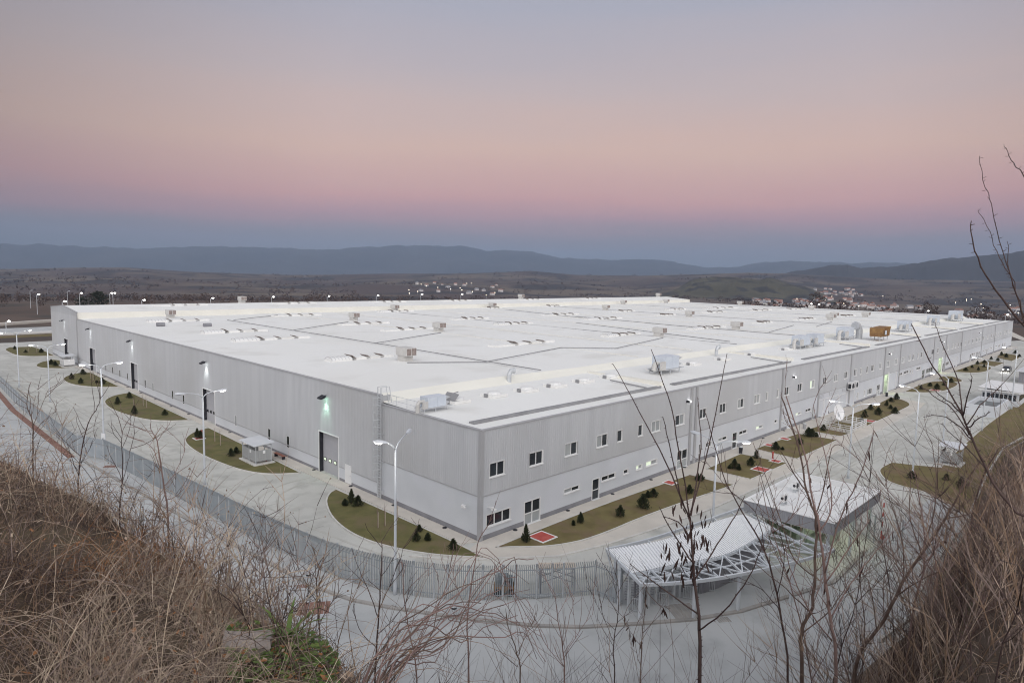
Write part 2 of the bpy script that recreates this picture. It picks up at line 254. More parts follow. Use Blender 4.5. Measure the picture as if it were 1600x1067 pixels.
FARLAMPS = [(32.7,396.1),(26.0,339.6),(47.5,384.7),(46.7,354.7),(60.0,353.3),(61.4,353.1),(21.4,264.4),(50.7,268.3),(84.1,280.9),(118.2,289.5),(151.8,291.9),(186.5,295.3),(231.0,310.2),(262.4,305.7),(392.7,118.6),(387.2,111.9),(364.1,47.8),(378.4,35.3),(362.4,13.5),(0.2,240.7)]
DOMES = [(6.55,11.35),(12.03,11.7),(17.27,11.74),(22.44,11.66),(27.98,11.68),(33.73,11.97),(44.96,11.8),(55.47,10.9),(65.55,12.35),(76.91,11.98),(91.66,15.8),(102.22,16.01)]
HVAC = [(-0.72,9.44),(44.08,9.01),(97.75,10.54),(104.72,10.31),(128.06,11.94),(172.29,10.45),(216.78,13.03),(255.74,13.15)]
TANK = [(133.13,5.08),(136.2,10.61)]
VENTS = [(18.56,134.48),(53.33,106.27),(87.72,141.37),(131.67,149.1),(51.61,69.72),(17.26,34.77),(215.57,156.05),(164.02,108.79),(252.48,153.31),(157.79,70.02),(120.14,35.29),(84.5,35.47),(277.19,109.78),(264.09,70.03),(190.02,36.65),(222.75,35.62),(203.91,40.24)]
VENTSHI = [(45.67,161.2),(166.66,186.94),(291.11,193.68)]
SKY = [((9.96,122.39),(23.93,124.19)),((9.86,90.84),(23.02,89.55)),((8.53,71.92),(23.11,73.43)),((8.62,41.23),(19.39,40.59)),((42.29,125.21),(57.08,132.91)),((42.75,93.49),(56.7,97.05)),((79.36,132.81),(92.82,134.29)),((42.24,76.26),(55.96,77.65)),((78.14,95.89),(91.77,97.44)),((75.95,77.02),(89.06,76.97)),((40.69,41.89),(57.09,41.48)),((116.41,98.03),(133.85,96.81)),((112.85,77.77),(130.45,77.87)),((160.73,138.03),(173.4,138.61)),((126.92,136.71),(136.57,137.48)),((74.24,42.77),(87.11,41.73)),((158.43,101.38),(171.25,100.08)),((153.06,80.34),(164.46,78.59)),((192.53,100.19),(206.71,99.2)),((109.02,42.39),(126.6,41.23)),((185.91,80.57),(204.38,81.02)),((217.36,94.8),(248.17,98.82)),((148.31,44.56),(158.69,41.75)),((219.59,78.99),(242.55,79.11)),((178.09,43.7),(193.72,42.34)),((248.18,76.73),(273.61,77.16)),((215.19,42.5),(231.88,42.3))]
SKYHI = [(19.75,157.67),(53.38,167.97),(88.5,173.79),(119.64,171.89),(161.07,175.7),(202.51,174.57)]
CABLES = [[(26.83,120.25),(26.66,53.73),(25.7,16.36)],[(16.0,32.6),(25.19,26.71),(48.91,32.73),(56.4,26.44),(82.14,32.86)],[(27.13,87.1),(48.75,101.37)],[(26.45,56.34),(49.68,66.48)],[(28.1,119.58),(45.52,132.24)],[(121.83,88.67),(116.82,51.63),(115.54,18.61)],[(118.77,26.18),(150.33,32.7)],[(100.07,70.95),(87.05,20.44)],[(128.91,127.0),(118.84,83.74)],[(151.47,26.97),(180.87,32.77)]]
SMALL = [(8.85,110.69),(16.23,104.55)]
SHELT = [[(-4.9,38.5),(-4.62,34.62),(-2.63,34.68)],[(-3.57,141.72),(-3.59,138.44),(-1.37,138.77)],[(61.73,-22.42),(62.08,-23.88),(64.79,-24.29)]]
SHEDS = [[(106.17,-16.95),(105.14,-21.74),(117.71,-21.88)],[(124.76,-16.44),(120.91,-23.61),(135.13,-16.24)],[(163.42,-17.19),(174.65,-17.08)]]
CAR = [(188.28,-11.82)]
DISH = [(76.46,-4.36)]
RAIL = [(71.5,-3.49),(69.07,-8.63),(76.39,-7.88),(79.12,-3.77)]
PLATES = [(4.74,-3.19),(27.53,-2.53),(40.98,-7.31),(46.19,-6.96),(59.38,-2.73),(53.79,-2.81),(83.57,-7.16),(131.23,-6.79),(-4.84,52.3)]
HYD = [(47.09,-6.15),(-4.31,52.8)]
BINS = [(46.55,-1.95),(68.78,-2.06),(113.78,-1.74)]
HATCH = [(2.36,-18.84),(3.5,-21.34),(-16.41,-0.64),(-15.43,2.88),(-17.44,45.44),(-7.06,-7.82)]
BOLL = [(-14.83,3.03),(-10.01,-8.28)]
SCAF = [(-3.16,-10.51),(-1.24,-12.3),(-2.36,-10.31),(-0.58,-11.95)]
COMP = [(-5.9,-8.76),(-4.87,-9.72)]
GFENCE = [(24.84,-23.22),(24.33,-24.65),(26.11,-27.38),(26.29,-28.61)]
BENCH = [(-0.82,36.11)]
FARROAD = [(3.03,274.45),(23.21,298.81),(1.33,261.85),(20.42,283.64),(-3.36,227.02),(10.41,229.25),(-3.99,222.36),(9.06,221.9),(403.48,15.15),(342.96,3.12)]
ROOFCOWL = [(19.13,15.74),(69.42,14.14)]
UPPER = [(1.06,2.94),(6.22,8.13),(11.41,13.36),(16.61,18.53),(20.29,21.25),(24.31,25.23),(27.06,28.96),(32.38,34.48),(38.32,40.06),(43.7,45.46),(48.96,50.84),(54.16,56.12),(58.08,58.85),(62.02,62.83),(64.94,66.72),(70.18,72.02),(75.47,77.49),(81.44,83.18),(86.82,88.73),(92.11,93.98),(97.57,99.39),(101.19,102.19),(105.09,106.13),(108.14,109.93),(113.41,115.23),(118.68,120.73),(124.63,126.8),(130.1,132.31),(135.53,137.49),(139.12,140.31),(143.3,144.45),(146.18,148.15),(151.66,153.41),(157.1,159.25),(162.57,164.6),(168.41,170.54),(173.69,175.91),(179.71,181.65),(183.22,184.94),(187.37,188.74),(190.68,192.5),(196.08,197.98),(201.26,203.23),(206.63,208.99),(212.7,215.33),(217.68,220.06),(223.18,225.65),(231.82,234.06),(239.8,242.35),(245.35,247.99),(250.89,253.41),(257.05,259.45),(262.32,265.48),(273.87,276.27),(278.22,280.68),(282.92,285.45),(286.73,289.31),(290.61,292.72)]
LOWER = [('b',0.77,3.84,1.14,2.26),('D',5.7,7.9,0.06,2.27),('w',11.47,13.92,1.77,2.24),('d',16.09,17.3,-0.04,2.26),('w',17.71,20.21,1.73,2.27),('s',21.75,22.69,1.7,2.2),('L',24.2,25.42,1.71,2.21),('L',26.23,28.58,1.71,2.27),('D',33.16,35.63,-0.19,2.13),('d',38.47,38.94,-0.11,2.08),('w',40.35,41.9,1.51,2.16),('w',43.73,46.25,1.72,2.21),('d',47.89,49.3,-0.01,2.09),('w',49.92,52.43,1.67,2.2),('L',55.31,57.74,1.63,2.09),('s',61.84,62.89,1.66,2.15),('s',64.23,64.93,1.64,2.09),('p',66.78,68.24,-0.08,2.13),('L',70.07,72.45,1.69,2.1),('w',74.23,76.7,1.69,2.19),('d',77.32,77.9,-0.11,2.04),('p',80.16,82.49,0.15,2.95),('p',82.89,84.81,-0.06,2.96),('v',80.3,82.3,3.34,3.86),('v',85.02,89.78,3.39,4.1),('r',85.51,90.05,-0.07,2.82),('r',90.61,94.55,-0.03,2.76),('v',91.78,93.91,3.31,3.81),('p',95.87,98.68,0.02,3.18),('s',100.42,101.24,0.93,2.11),('s',104.6,105.4,0.92,2.13),('b',106.71,109.89,0.87,2.09),('D',112.88,115.03,0.04,2.03),('P',117.13,120.3,0.22,4.08),('r',121.28,126.98,-0.19,3.88),('w',128.17,131.6,2.77,3.36),('w',132.65,136.58,2.77,3.43),('s',137.85,138.75,2.46,3.21),('s',139.81,140.55,2.45,3.16),('w',143.0,147.43,2.74,3.38),('d',149.06,151.89,0.11,2.09),('b',153.15,160.38,1.04,2.25),('P',165.51,168.98,0.1,4.06),('d',170.39,172.18,0.14,2.16),('b',173.96,177.94,1.28,2.3),('p',182.85,184.3,0.52,2.18),('p',186.42,188.18,1.11,2.95),('s',193.0,194.7,1.08,1.55),('d',205.55,207.42,0.37,2.34),('w',207.82,211.48,1.68,2.35),('w',211.68,214.12,1.67,2.34),('d',215.66,217.83,0.42,2.29),('d',219.1,220.8,0.5,2.23),('w',226.14,228.29,1.73,2.26),('w',229.98,232.18,1.75,2.25),('d',233.24,235.11,0.34,2.14),('w',237.2,240.28,1.77,2.24),('w',241.32,245.88,1.79,2.23),('b',261.0,265.46,1.34,2.24),('w',253.67,257.94,1.81,2.31),('d',270.98,273.33,0.63,2.05),('d',277.16,279.1,0.65,2.08)]
PILAST = [35.93, 37.23, 63.89, 79.55, 95.55, 116.98, 128.5, 159.12, 172.39, 192.07, 222.45, 249.08]
WLIGHT = [(35.0, 8.39), (68.0, 8.33), (119.8, 8.44), (167.6, 8.39), (217.2, 8.48)]
AC = [(94.9, 3.68), (97.1, 3.57)]
SAPLINGS = [('robinia','tall bare tree with thorny shoots and hanging brown seed pods before the canopy',24,[(-32.65,-38.36,17.21) ,(-32.65,-38.36,19.55) ,(-32.67,-38.31,20.31) ,(-32.72,-38.23,20.95) ,(-32.74,-38.19,21.3)],[[(-32.74,-38.19,21.3) ,(-32.72,-37.89,21.78) ,(-32.72,-37.57,22.22) ,(-32.76,-37.23,22.7)],[(-32.73,-38.2,21.27) ,(-32.92,-38.15,22.0) ,(-33.09,-38.11,22.51) ,(-33.3,-38.03,22.97)],[(-32.73,-38.21,21.34) ,(-32.53,-38.27,22.08) ,(-32.34,-38.3,22.89)],[(-32.73,-38.21,21.31) ,(-32.35,-38.07,21.89) ,(-32.02,-37.83,22.34)],[(-32.74,-38.19,21.3) ,(-33.02,-38.24,21.61) ,(-33.31,-38.27,22.15) ,(-33.57,-38.35,22.43)],[(-32.7,-38.27,20.67) ,(-32.49,-38.38,21.0) ,(-32.3,-38.47,21.3) ,(-32.15,-38.48,21.44)],[(-32.71,-38.25,20.83) ,(-32.94,-38.13,21.18) ,(-33.14,-38.1,21.47)],[(-32.67,-38.31,20.31) ,(-32.71,-38.03,20.42) ,(-32.76,-37.76,20.54) ,(-32.77,-37.56,20.61)],[(-32.67,-38.32,20.15) ,(-32.72,-38.59,20.47) ,(-32.79,-38.85,20.93) ,(-32.9,-39.0,21.31)],[(-32.72,-38.22,21.08) ,(-32.7,-38.06,21.19) ,(-32.69,-37.87,21.19)]]) ,('robinia','leaning bare branch rising from the right edge past the shelter',11,[(-33.25,-40.94,20.78) ,(-33.25,-40.94,22.02) ,(-33.27,-40.77,22.18) ,(-33.28,-40.65,22.32) ,(-33.29,-40.6,22.42) ,(-33.3,-40.51,22.6) ,(-33.31,-40.44,22.76) ,(-33.32,-40.37,22.89) ,(-33.35,-40.23,23.11) ,(-33.38,-40.12,23.34)],[[(-33.31,-40.44,22.76) ,(-33.22,-40.39,22.95) ,(-33.14,-40.25,23.23) ,(-33.05,-40.19,23.34)],[(-33.31,-40.44,22.76) ,(-33.45,-40.49,22.94) ,(-33.6,-40.52,23.06)],[(-33.31,-40.47,22.71) ,(-33.14,-40.53,22.85) ,(-32.99,-40.59,22.94)],[(-33.31,-40.48,22.68) ,(-33.39,-40.56,22.78) ,(-33.49,-40.61,22.83)],[(-33.3,-40.51,22.6) ,(-33.18,-40.33,22.71) ,(-33.06,-40.17,22.67)],[(-33.31,-40.43,22.77) ,(-33.47,-40.38,22.87) ,(-33.64,-40.33,22.95)],[(-33.29,-40.6,22.42) ,(-33.06,-40.4,22.53) ,(-32.84,-40.23,22.6)],[(-33.3,-40.49,22.63) ,(-33.16,-40.36,22.76) ,(-33.02,-40.17,22.85) ,(-32.87,-40.07,22.87)]]) ,('robinia','dark thorny shoots reaching into the sky at the right edge',8,[(-34.24,-41.12,20.92) ,(-34.24,-41.12,22.83) ,(-34.25,-41.0,23.16) ,(-34.26,-40.86,23.37) ,(-34.27,-40.76,23.5) ,(-34.29,-40.65,23.67) ,(-34.3,-40.59,23.82) ,(-34.3,-40.57,23.94)],[[(-34.24,-41.12,22.83) ,(-34.2,-40.94,23.25) ,(-34.17,-40.81,23.43) ,(-34.12,-40.75,23.63) ,(-34.09,-40.67,23.76) ,(-34.04,-40.61,23.9) ,(-34.0,-40.54,24.03)],[(-34.24,-41.09,22.86) ,(-34.31,-40.86,23.38) ,(-34.37,-40.8,23.57) ,(-34.43,-40.74,23.78) ,(-34.49,-40.69,23.97) ,(-34.54,-40.66,24.08) ,(-34.6,-40.63,24.22)],[(-34.24,-41.12,22.86) ,(-34.2,-40.94,23.76) ,(-34.17,-40.76,24.15) ,(-34.13,-40.69,24.26) ,(-34.09,-40.65,24.34)],[(-34.27,-40.79,23.56) ,(-34.27,-40.75,23.69) ,(-34.28,-40.73,23.83)]]) ,('sapling','bare forked tree with pinkish bark in front of the gatehouse',24,[(-30.88,-38.71,16.68) ,(-30.88,-38.71,19.01) ,(-30.89,-38.67,19.56) ,(-30.86,-38.76,19.92) ,(-30.86,-38.76,20.47) ,(-30.87,-38.73,20.97) ,(-30.9,-38.64,21.23) ,(-30.95,-38.5,21.8) ,(-31.02,-38.32,22.3)],[[(-30.87,-38.73,20.97) ,(-30.75,-38.75,21.23) ,(-30.64,-38.78,21.73) ,(-30.51,-38.85,21.75)],[(-30.89,-38.67,19.56) ,(-30.6,-38.89,19.86) ,(-30.36,-39.0,20.2)],[(-30.9,-38.64,21.23) ,(-31.09,-38.55,21.47) ,(-31.29,-38.45,21.78)],[(-30.86,-38.74,19.85) ,(-31.14,-38.57,20.15) ,(-31.45,-38.33,20.47)],[(-30.86,-38.76,20.28) ,(-30.78,-38.49,20.39) ,(-30.69,-38.24,20.84) ,(-30.67,-37.87,21.63)]]) ,('sapling','slender dark stemmed bare tree with knobbly shoots before the lit gatehouse eave',20,[(-31.25,-39.18,17.22) ,(-31.25,-39.18,19.45) ,(-31.28,-39.09,20.05) ,(-31.3,-39.01,20.54) ,(-31.32,-38.94,21.0) ,(-31.35,-38.86,21.32) ,(-31.39,-38.74,21.85) ,(-31.46,-38.56,22.39)],[[(-31.32,-38.94,21.0) ,(-31.17,-38.99,21.24) ,(-31.07,-38.86,21.72) ,(-31.0,-38.67,22.25)],[(-31.3,-39.01,20.54) ,(-31.39,-39.17,21.27) ,(-31.48,-39.34,21.73) ,(-31.58,-39.46,22.2)],[(-31.28,-39.09,20.05) ,(-31.07,-39.21,20.43) ,(-30.85,-39.37,20.77) ,(-30.66,-39.46,20.96)],[(-31.3,-39.03,20.44) ,(-31.09,-39.19,20.85) ,(-30.9,-39.3,21.12)],[(-31.27,-39.12,19.83) ,(-31.45,-38.97,20.12) ,(-31.65,-38.82,20.55) ,(-31.81,-38.77,20.93)]]) ,('sapling','thin bare tree arching left across the canopy roof',15,[(-30.93,-38.57,16.59) ,(-30.93,-38.57,18.94) ,(-30.97,-38.44,19.8) ,(-31.05,-38.26,20.47) ,(-31.15,-38.01,20.9) ,(-31.25,-37.79,21.33) ,(-31.37,-37.57,22.08)],[[(-31.05,-38.26,20.47) ,(-30.97,-38.08,20.87) ,(-31.0,-37.72,21.1) ,(-31.0,-37.41,21.39)],[(-30.97,-38.44,19.8) ,(-30.86,-38.17,19.91) ,(-30.8,-37.82,19.93)],[(-30.98,-38.41,19.96) ,(-31.09,-38.5,20.56) ,(-31.29,-38.36,21.17) ,(-31.48,-38.27,21.63)]]) ,('sapling','thick pinkish bare limb leaning right over the grass corner',26,[(-29.76,-38.95,16.69) ,(-29.76,-38.95,18.77) ,(-29.7,-39.15,19.34) ,(-29.65,-39.37,20.01) ,(-29.62,-39.53,20.43) ,(-29.58,-39.72,20.9) ,(-29.56,-39.84,21.23) ,(-29.53,-40.02,21.68)],[[(-29.65,-39.37,20.01) ,(-29.53,-39.31,20.45) ,(-29.44,-39.11,20.94) ,(-29.33,-38.98,21.3)],[(-29.62,-39.53,20.43) ,(-29.47,-39.59,20.92) ,(-29.34,-39.55,21.35) ,(-29.22,-39.45,21.7)],[(-29.7,-39.15,19.34) ,(-29.87,-39.09,19.91) ,(-30.06,-38.97,20.26)],[(-29.58,-39.72,20.9) ,(-29.29,-39.94,20.97) ,(-29.01,-40.13,21.18)],[(-29.66,-39.31,19.84) ,(-29.85,-39.66,20.27) ,(-30.03,-40.04,20.6)],[(-29.62,-39.53,20.43) ,(-29.36,-39.31,20.81) ,(-29.06,-39.24,21.22)]]) ,('sapling','single upright bare shoot rising past the building corner',10,[(-34.07,-36.5,17.01) ,(-34.07,-36.5,19.3) ,(-34.09,-36.48,20.1) ,(-34.04,-36.53,20.69) ,(-34.02,-36.55,20.9) ,(-33.96,-36.61,21.05)],[[(-34.09,-36.48,20.1) ,(-34.07,-36.3,20.31) ,(-34.04,-36.13,20.53)],[(-34.09,-36.48,19.94) ,(-34.05,-36.72,20.33) ,(-34.09,-36.89,20.77)]]) ,('sapling','bare shrub with a dried seed head beside the road kerb',11,[(-35.11,-36.33,19.02) ,(-35.11,-36.33,19.85) ,(-35.08,-36.35,20.48) ,(-35.07,-36.35,20.79) ,(-35.06,-36.36,21.13)],[[(-35.09,-36.34,20.39) ,(-35.11,-36.21,20.63) ,(-35.13,-36.08,20.78) ,(-35.13,-35.96,20.96)],[(-35.08,-36.35,20.48) ,(-35.06,-36.54,20.85) ,(-35.06,-36.73,21.23)],[(-35.1,-36.33,20.1) ,(-35.16,-36.12,20.23) ,(-35.12,-35.96,20.48)],[(-35.09,-36.34,20.23) ,(-34.83,-36.28,20.3) ,(-34.53,-36.25,20.55)]]) ,('sapling','dark whip like bare shoot in front of the left bollard',9,[(-35.53,-36.07,19.59) ,(-35.53,-36.07,19.98) ,(-35.54,-36.06,20.41) ,(-35.56,-36.05,20.77) ,(-35.53,-36.07,20.93) ,(-35.46,-36.11,21.06)],[[(-35.54,-36.06,20.41) ,(-35.33,-36.01,20.57) ,(-35.18,-35.93,20.65)],[(-35.55,-36.06,20.6) ,(-35.74,-36.13,20.93) ,(-35.85,-36.24,21.23)]]) ,('sapling','spindly bare shoots in front of the street lamp by the fence',9,[(-34.49,-36.15,17.97) ,(-34.49,-36.15,19.43) ,(-34.55,-36.11,19.92) ,(-34.6,-36.07,20.34) ,(-34.61,-36.06,20.68) ,(-34.64,-36.04,20.68)],[[(-34.55,-36.11,19.92) ,(-34.38,-36.05,20.26) ,(-34.2,-36.0,20.43)],[(-34.52,-36.13,19.71) ,(-34.22,-36.11,20.08) ,(-34.07,-35.98,20.34)]]) ,('sapling','bare sapling before the far bend of the fence',10,[(-36.58,-32.21,20.26) ,(-36.58,-32.21,20.92) ,(-36.54,-32.21,21.33) ,(-36.46,-32.23,21.71) ,(-36.37,-32.25,21.88) ,(-36.32,-32.26,22.01)],[[(-36.56,-32.21,21.19) ,(-36.43,-32.14,21.39) ,(-36.32,-32.06,21.61)],[(-36.57,-32.21,21.11) ,(-36.66,-32.29,21.38) ,(-36.71,-32.38,21.58)]]) ,('sapling','leftmost bare sapling above the dry thicket',10,[(-36.97,-31.93,20.72) ,(-36.97,-31.93,21.29) ,(-36.95,-31.94,21.75) ,(-37.0,-31.93,21.98) ,(-36.95,-31.94,22.24)],[[(-36.95,-31.94,21.71) ,(-36.86,-31.85,21.88) ,(-36.75,-31.77,22.11)],[(-36.96,-31.93,21.6) ,(-36.81,-31.81,21.74) ,(-36.66,-31.68,21.82)]]) ,('sapling','reddish bare sapling in front of the curved fence',12,[(-36.05,-33.68,19.98) ,(-36.05,-33.68,20.88) ,(-36.1,-33.67,21.39) ,(-36.13,-33.66,21.72) ,(-36.18,-33.64,21.86)],[[(-36.11,-33.67,21.43) ,(-36.15,-33.55,21.63) ,(-36.21,-33.43,21.7)],[(-36.08,-33.67,21.21) ,(-35.93,-33.62,21.35) ,(-35.8,-33.55,21.57)],[(-36.07,-33.68,21.06) ,(-35.97,-33.82,21.15) ,(-35.89,-33.95,21.45)]]) ,('sapling','thin bare shoot between the white sign and the next lamp post',8,[(-36.59,-33.95,20.84) ,(-36.59,-33.95,21.12) ,(-36.55,-33.96,21.52) ,(-36.55,-33.96,21.78) ,(-36.54,-33.96,21.96)],[[(-36.57,-33.95,21.38) ,(-36.47,-33.87,21.62) ,(-36.42,-33.78,21.72)]]) ,('sapling','short bare sapling with dark pods before the canopy kerb',8,[(-32.52,-37.59,16.79) ,(-32.52,-37.59,19.12) ,(-32.52,-37.58,19.67) ,(-32.51,-37.6,20.11) ,(-32.51,-37.6,20.3)],[[(-32.52,-37.58,19.6) ,(-32.46,-37.39,19.68) ,(-32.38,-37.25,19.78)],[(-32.52,-37.58,19.75) ,(-32.56,-37.81,20.07) ,(-32.65,-37.93,20.26)]]) ,('sapling','bare forked shoots rising between the rusty debris and the canopy',9,[(-33.39,-37.22,17.13) ,(-33.39,-37.22,19.34) ,(-33.41,-37.2,19.79) ,(-33.45,-37.15,20.14) ,(-33.46,-37.13,20.34)],[[(-33.41,-37.2,19.79) ,(-33.29,-37.19,20.09) ,(-33.18,-37.16,20.22)],[(-33.4,-37.21,19.58) ,(-33.42,-36.95,19.76) ,(-33.36,-36.8,19.86)],[(-33.41,-37.2,19.65) ,(-33.19,-37.24,19.9) ,(-32.99,-37.25,20.01)]]) ,('sapling','bare shoot with small twigs left of the canopy post',8,[(-32.67,-37.35,16.79) ,(-32.67,-37.35,19.07) ,(-32.69,-37.33,19.56) ,(-32.67,-37.36,19.93) ,(-32.67,-37.35,20.26) ,(-32.69,-37.32,20.4)],[[(-32.69,-37.33,19.63) ,(-32.64,-37.13,19.83) ,(-32.59,-36.94,19.97)]]) ,('sapling','pair of bare twigs beside the drain on the road',9,[(-33.91,-37.08,17.34) ,(-33.91,-37.08,19.51) ,(-33.94,-37.05,19.88) ,(-34.0,-36.99,20.14) ,(-34.02,-36.97,20.31)],[[(-33.94,-37.05,19.88) ,(-33.76,-37.03,20.03) ,(-33.59,-36.99,20.12)],[(-33.93,-37.06,19.74) ,(-33.95,-36.82,19.82) ,(-33.92,-36.64,19.94)]]) ,('sapling','dense dark stemmed bare shrub tree on the grass corner',20,[(-27.67,-39.07,16.6) ,(-27.67,-39.07,18.38) ,(-27.66,-39.12,19.08) ,(-27.65,-39.18,19.59) ,(-27.66,-39.09,20.33) ,(-27.69,-38.96,20.92)],[[(-27.66,-39.12,19.08) ,(-27.59,-38.81,19.44) ,(-27.51,-38.56,20.15) ,(-27.4,-38.46,20.5)],[(-27.65,-39.18,19.59) ,(-27.41,-39.38,19.97) ,(-27.17,-39.57,20.05)],[(-27.66,-39.13,19.38) ,(-27.82,-39.35,19.98) ,(-28.0,-39.46,20.52)]]) ,('sapling','bare bushy tree on the brown slope by the drain channel',26,[(-25.58,-39.36,17.79) ,(-25.59,-39.33,18.79) ,(-25.58,-39.36,19.57) ,(-25.57,-39.43,20.34) ,(-25.55,-39.63,21.02)],[[(-25.59,-39.33,18.79) ,(-25.45,-38.96,19.18) ,(-25.3,-38.69,19.75)],[(-25.58,-39.36,19.57) ,(-25.29,-39.67,20.01) ,(-25.01,-39.93,20.56)],[(-25.59,-39.36,18.46) ,(-25.28,-39.75,19.05) ,(-25.0,-40.02,19.39)],[(-25.59,-39.36,18.24) ,(-25.4,-38.94,18.59) ,(-25.23,-38.54,18.87)]]) ,('sapling','bare reddish shrub tree near the lower right corner',20,[(-28.49,-40.3,18.88) ,(-28.49,-40.27,19.63) ,(-28.49,-40.26,20.21) ,(-28.5,-40.16,20.67) ,(-28.51,-40.15,21.16)],[[(-28.49,-40.27,19.63) ,(-28.33,-39.93,19.87) ,(-28.16,-39.73,20.19)],[(-28.49,-40.26,20.21) ,(-28.28,-40.39,20.52) ,(-28.07,-40.47,20.81)],[(-28.49,-40.26,20.04) ,(-28.66,-40.1,20.45) ,(-28.83,-40.0,20.87)]])]
L1 = [(-2.11,0.0061),(6.95,0.0057),(14.57,0.0059),(21.66,0.0093),(25.02,0.01),(28.52,0.0069),(33.74,0.0031),(39.16,0.0019),(43.02,0.0062),(50.19,-0.0004),(55.61,-0.0025),(63.35,-0.0072),(70.45,-0.0054),(74.75,-0.0012),(78.72,-0.0037),(82.35,-0.0068),(91.38,-0.0083)]
L2 = [(-1.89,0.0488),(3.84,0.0476),(7.12,0.0437),(8.52,0.0399),(9.97,0.0368),(11.47,0.0336),(12.63,0.0294),(13.82,0.0243),(15.24,0.019),(16.94,0.0165),(17.83,0.0218),(19.39,0.0197),(20.29,0.0168),(21.67,0.0138),(25.0,0.0018)]
L3 = [(6.99,0.0133),(13.0,0.0212),(15.47,0.024),(17.61,0.0218),(18.96,0.0258),(21.96,0.0287),(24.57,0.0209),(26.52,0.0149),(28.54,0.0152),(31.15,0.0218),(33.8,0.0266),(35.94,0.024),(39.2,0.0258),(40.86,0.03),(43.07,0.0378),(44.72,0.0381),(46.93,0.0344),(49.13,0.0392),(52.94,0.0402),(55.61,0.0389),(60.82,0.0323),(64.8,0.0291),(69.04,0.0282),(71.73,0.0248),(74.7,0.0244),(77.51,0.0217),(80.15,0.0229),(82.28,0.022),(91.31,0.0128)]
HK = [(19.26,-0.0168),(20.66,-0.0079),(22.33,-0.0007),(23.55,0.0051),(24.26,0.0012),(25.99,0.0033),(28.5,0.0004),(29.52,-0.0046),(30.53,-0.0135)]

# ---- near embankment: height as a function of direction and distance from its brow
BROW = (-38.44,-41.32)
FOOT = [(-80,36,0,0),(-20,36,0,0),(4,150,0,0),(6.99,117,0,0),(8.6,77,0,0),(10.7,60,0,0),(11.4,52,0,0),(14.2,45,0,0),(16.4,40,0,0),(18.6,38,0,0),(22,36,0,0),(26,34.5,0,0),(32,33.8,0,0),(44,33.8,0,0),
        (52,33.8,2.4,-36.5),(56.9,33.8,3.6,-34.2),(60.5,33.8,4.4,-32.0),(64,33.8,5.2,-29.3),(67,33.8,5.9,-26.5),(71.5,33.8,6.8,-22.8),(75,33.8,7.5,-19.6),(78.5,33.8,8.3,-16.7),(82.4,33.8,9.2,-13.8),(90,33.8,11,-10),(120,40,14,-6),(150,60,18,-4)]
def _lerp(az):
    t=FOOT
    if az<=t[0][0]: return t[0][1:]
    for a,b in zip(t,t[1:]):
        if az<=b[0]:
            k=(az-a[0])/(b[0]-a[0]); return tuple(a[i]+(b[i]-a[i])*k for i in (1,2,3))
    return t[-1][1:]
def terr(az,r):
    foot,rc,el=_lerp(az); B=21.75
    if rc<.3: return B*(1-r/foot)-(.5*math.sin(min(1,r/foot)*3.14159))
    zc=23.61+rc*math.tan(math.radians(el))
    w=min(1,rc/2.4)
    zl=B*(1-rc/foot); zc=zl+(zc-zl)*w
    if r<rc: return B+(zc-B)*(r/rc)
    return max(zc-(r-rc)*(.62+.3*min(1,(r-rc)/4.)), -1.2)
# ------------------------------------------------------------------ the land: one sheet to the horizon, with valley and hills
def interp(t, a):
    if a<=t[0][0]: return t[0][1]
    for p,q in zip(t,t[1:]):
        if a<=q[0]: return p[1]+(q[1]-p[1])*(a-p[0])/(q[0]-p[0])
    return t[-1][1]
def sst(a,b,x):
    k=max(0.,min(1.,(x-a)/(b-a))); return k*k*(3-2*k)
def nfr(x,y,sc,oct=5): return mnoise.fractal(Vector((x*sc,y*sc,.37)),1.0,2.1,oct)
def land(az, r, x, y):
    z=-0.06
    inside = 7.0-18 < az < 115
    if r<=430: return z
    z -= 33*sst(430,1300,r)
    n=nfr(x,y,1/900.)
    z += 5*n*sst(500,1200,r)
    t1=interp(L1,az) if -40<az<130 else .002
    top=23.6+t1*4200
    k=sst(1850,4200,r)
    und=max(-.5,min(.5,nfr(x,y,1/600.,6)))
    h=(top+33)*(k*.80+.20*sst(3300,4200,r))
    h+= 26*und*sst(1500,2600,r)*(1-sst(3500,4100,r))
    if r>4200: h=(top+33)*(1-.9*sst(4200,5600,r))
    z+=h
    return z
bm=MB(); AZ=[]
a=-180.
while a<180-1e-6: AZ.append(a); a+= .33 if -6<=a<100 else 6
RS=[0,60,200,330,430]; r=430.
while r<15500: r*=1.033; RS.append(r)
nA=len(AZ)
for r in RS:
    for a in AZ:
        x=BROW[0]+r*math.cos(R(a)); y=BROW[1]+r*math.sin(R(a)); bm.v.append((x,y,land(a,r,x,y)))
for i in range(len(RS)-1):
    for k in range(nA):
        k2=(k+1)%nA; bm.f.append((i*nA+k,(i+1)*nA+k,(i+1)*nA+k2,i*nA+k2)); bm.m.append(0 if RS[i]<900 else 1)
g=bm.build('ground',[M['earth'],M['hill']],smooth=True); tag(g,kind='structure')
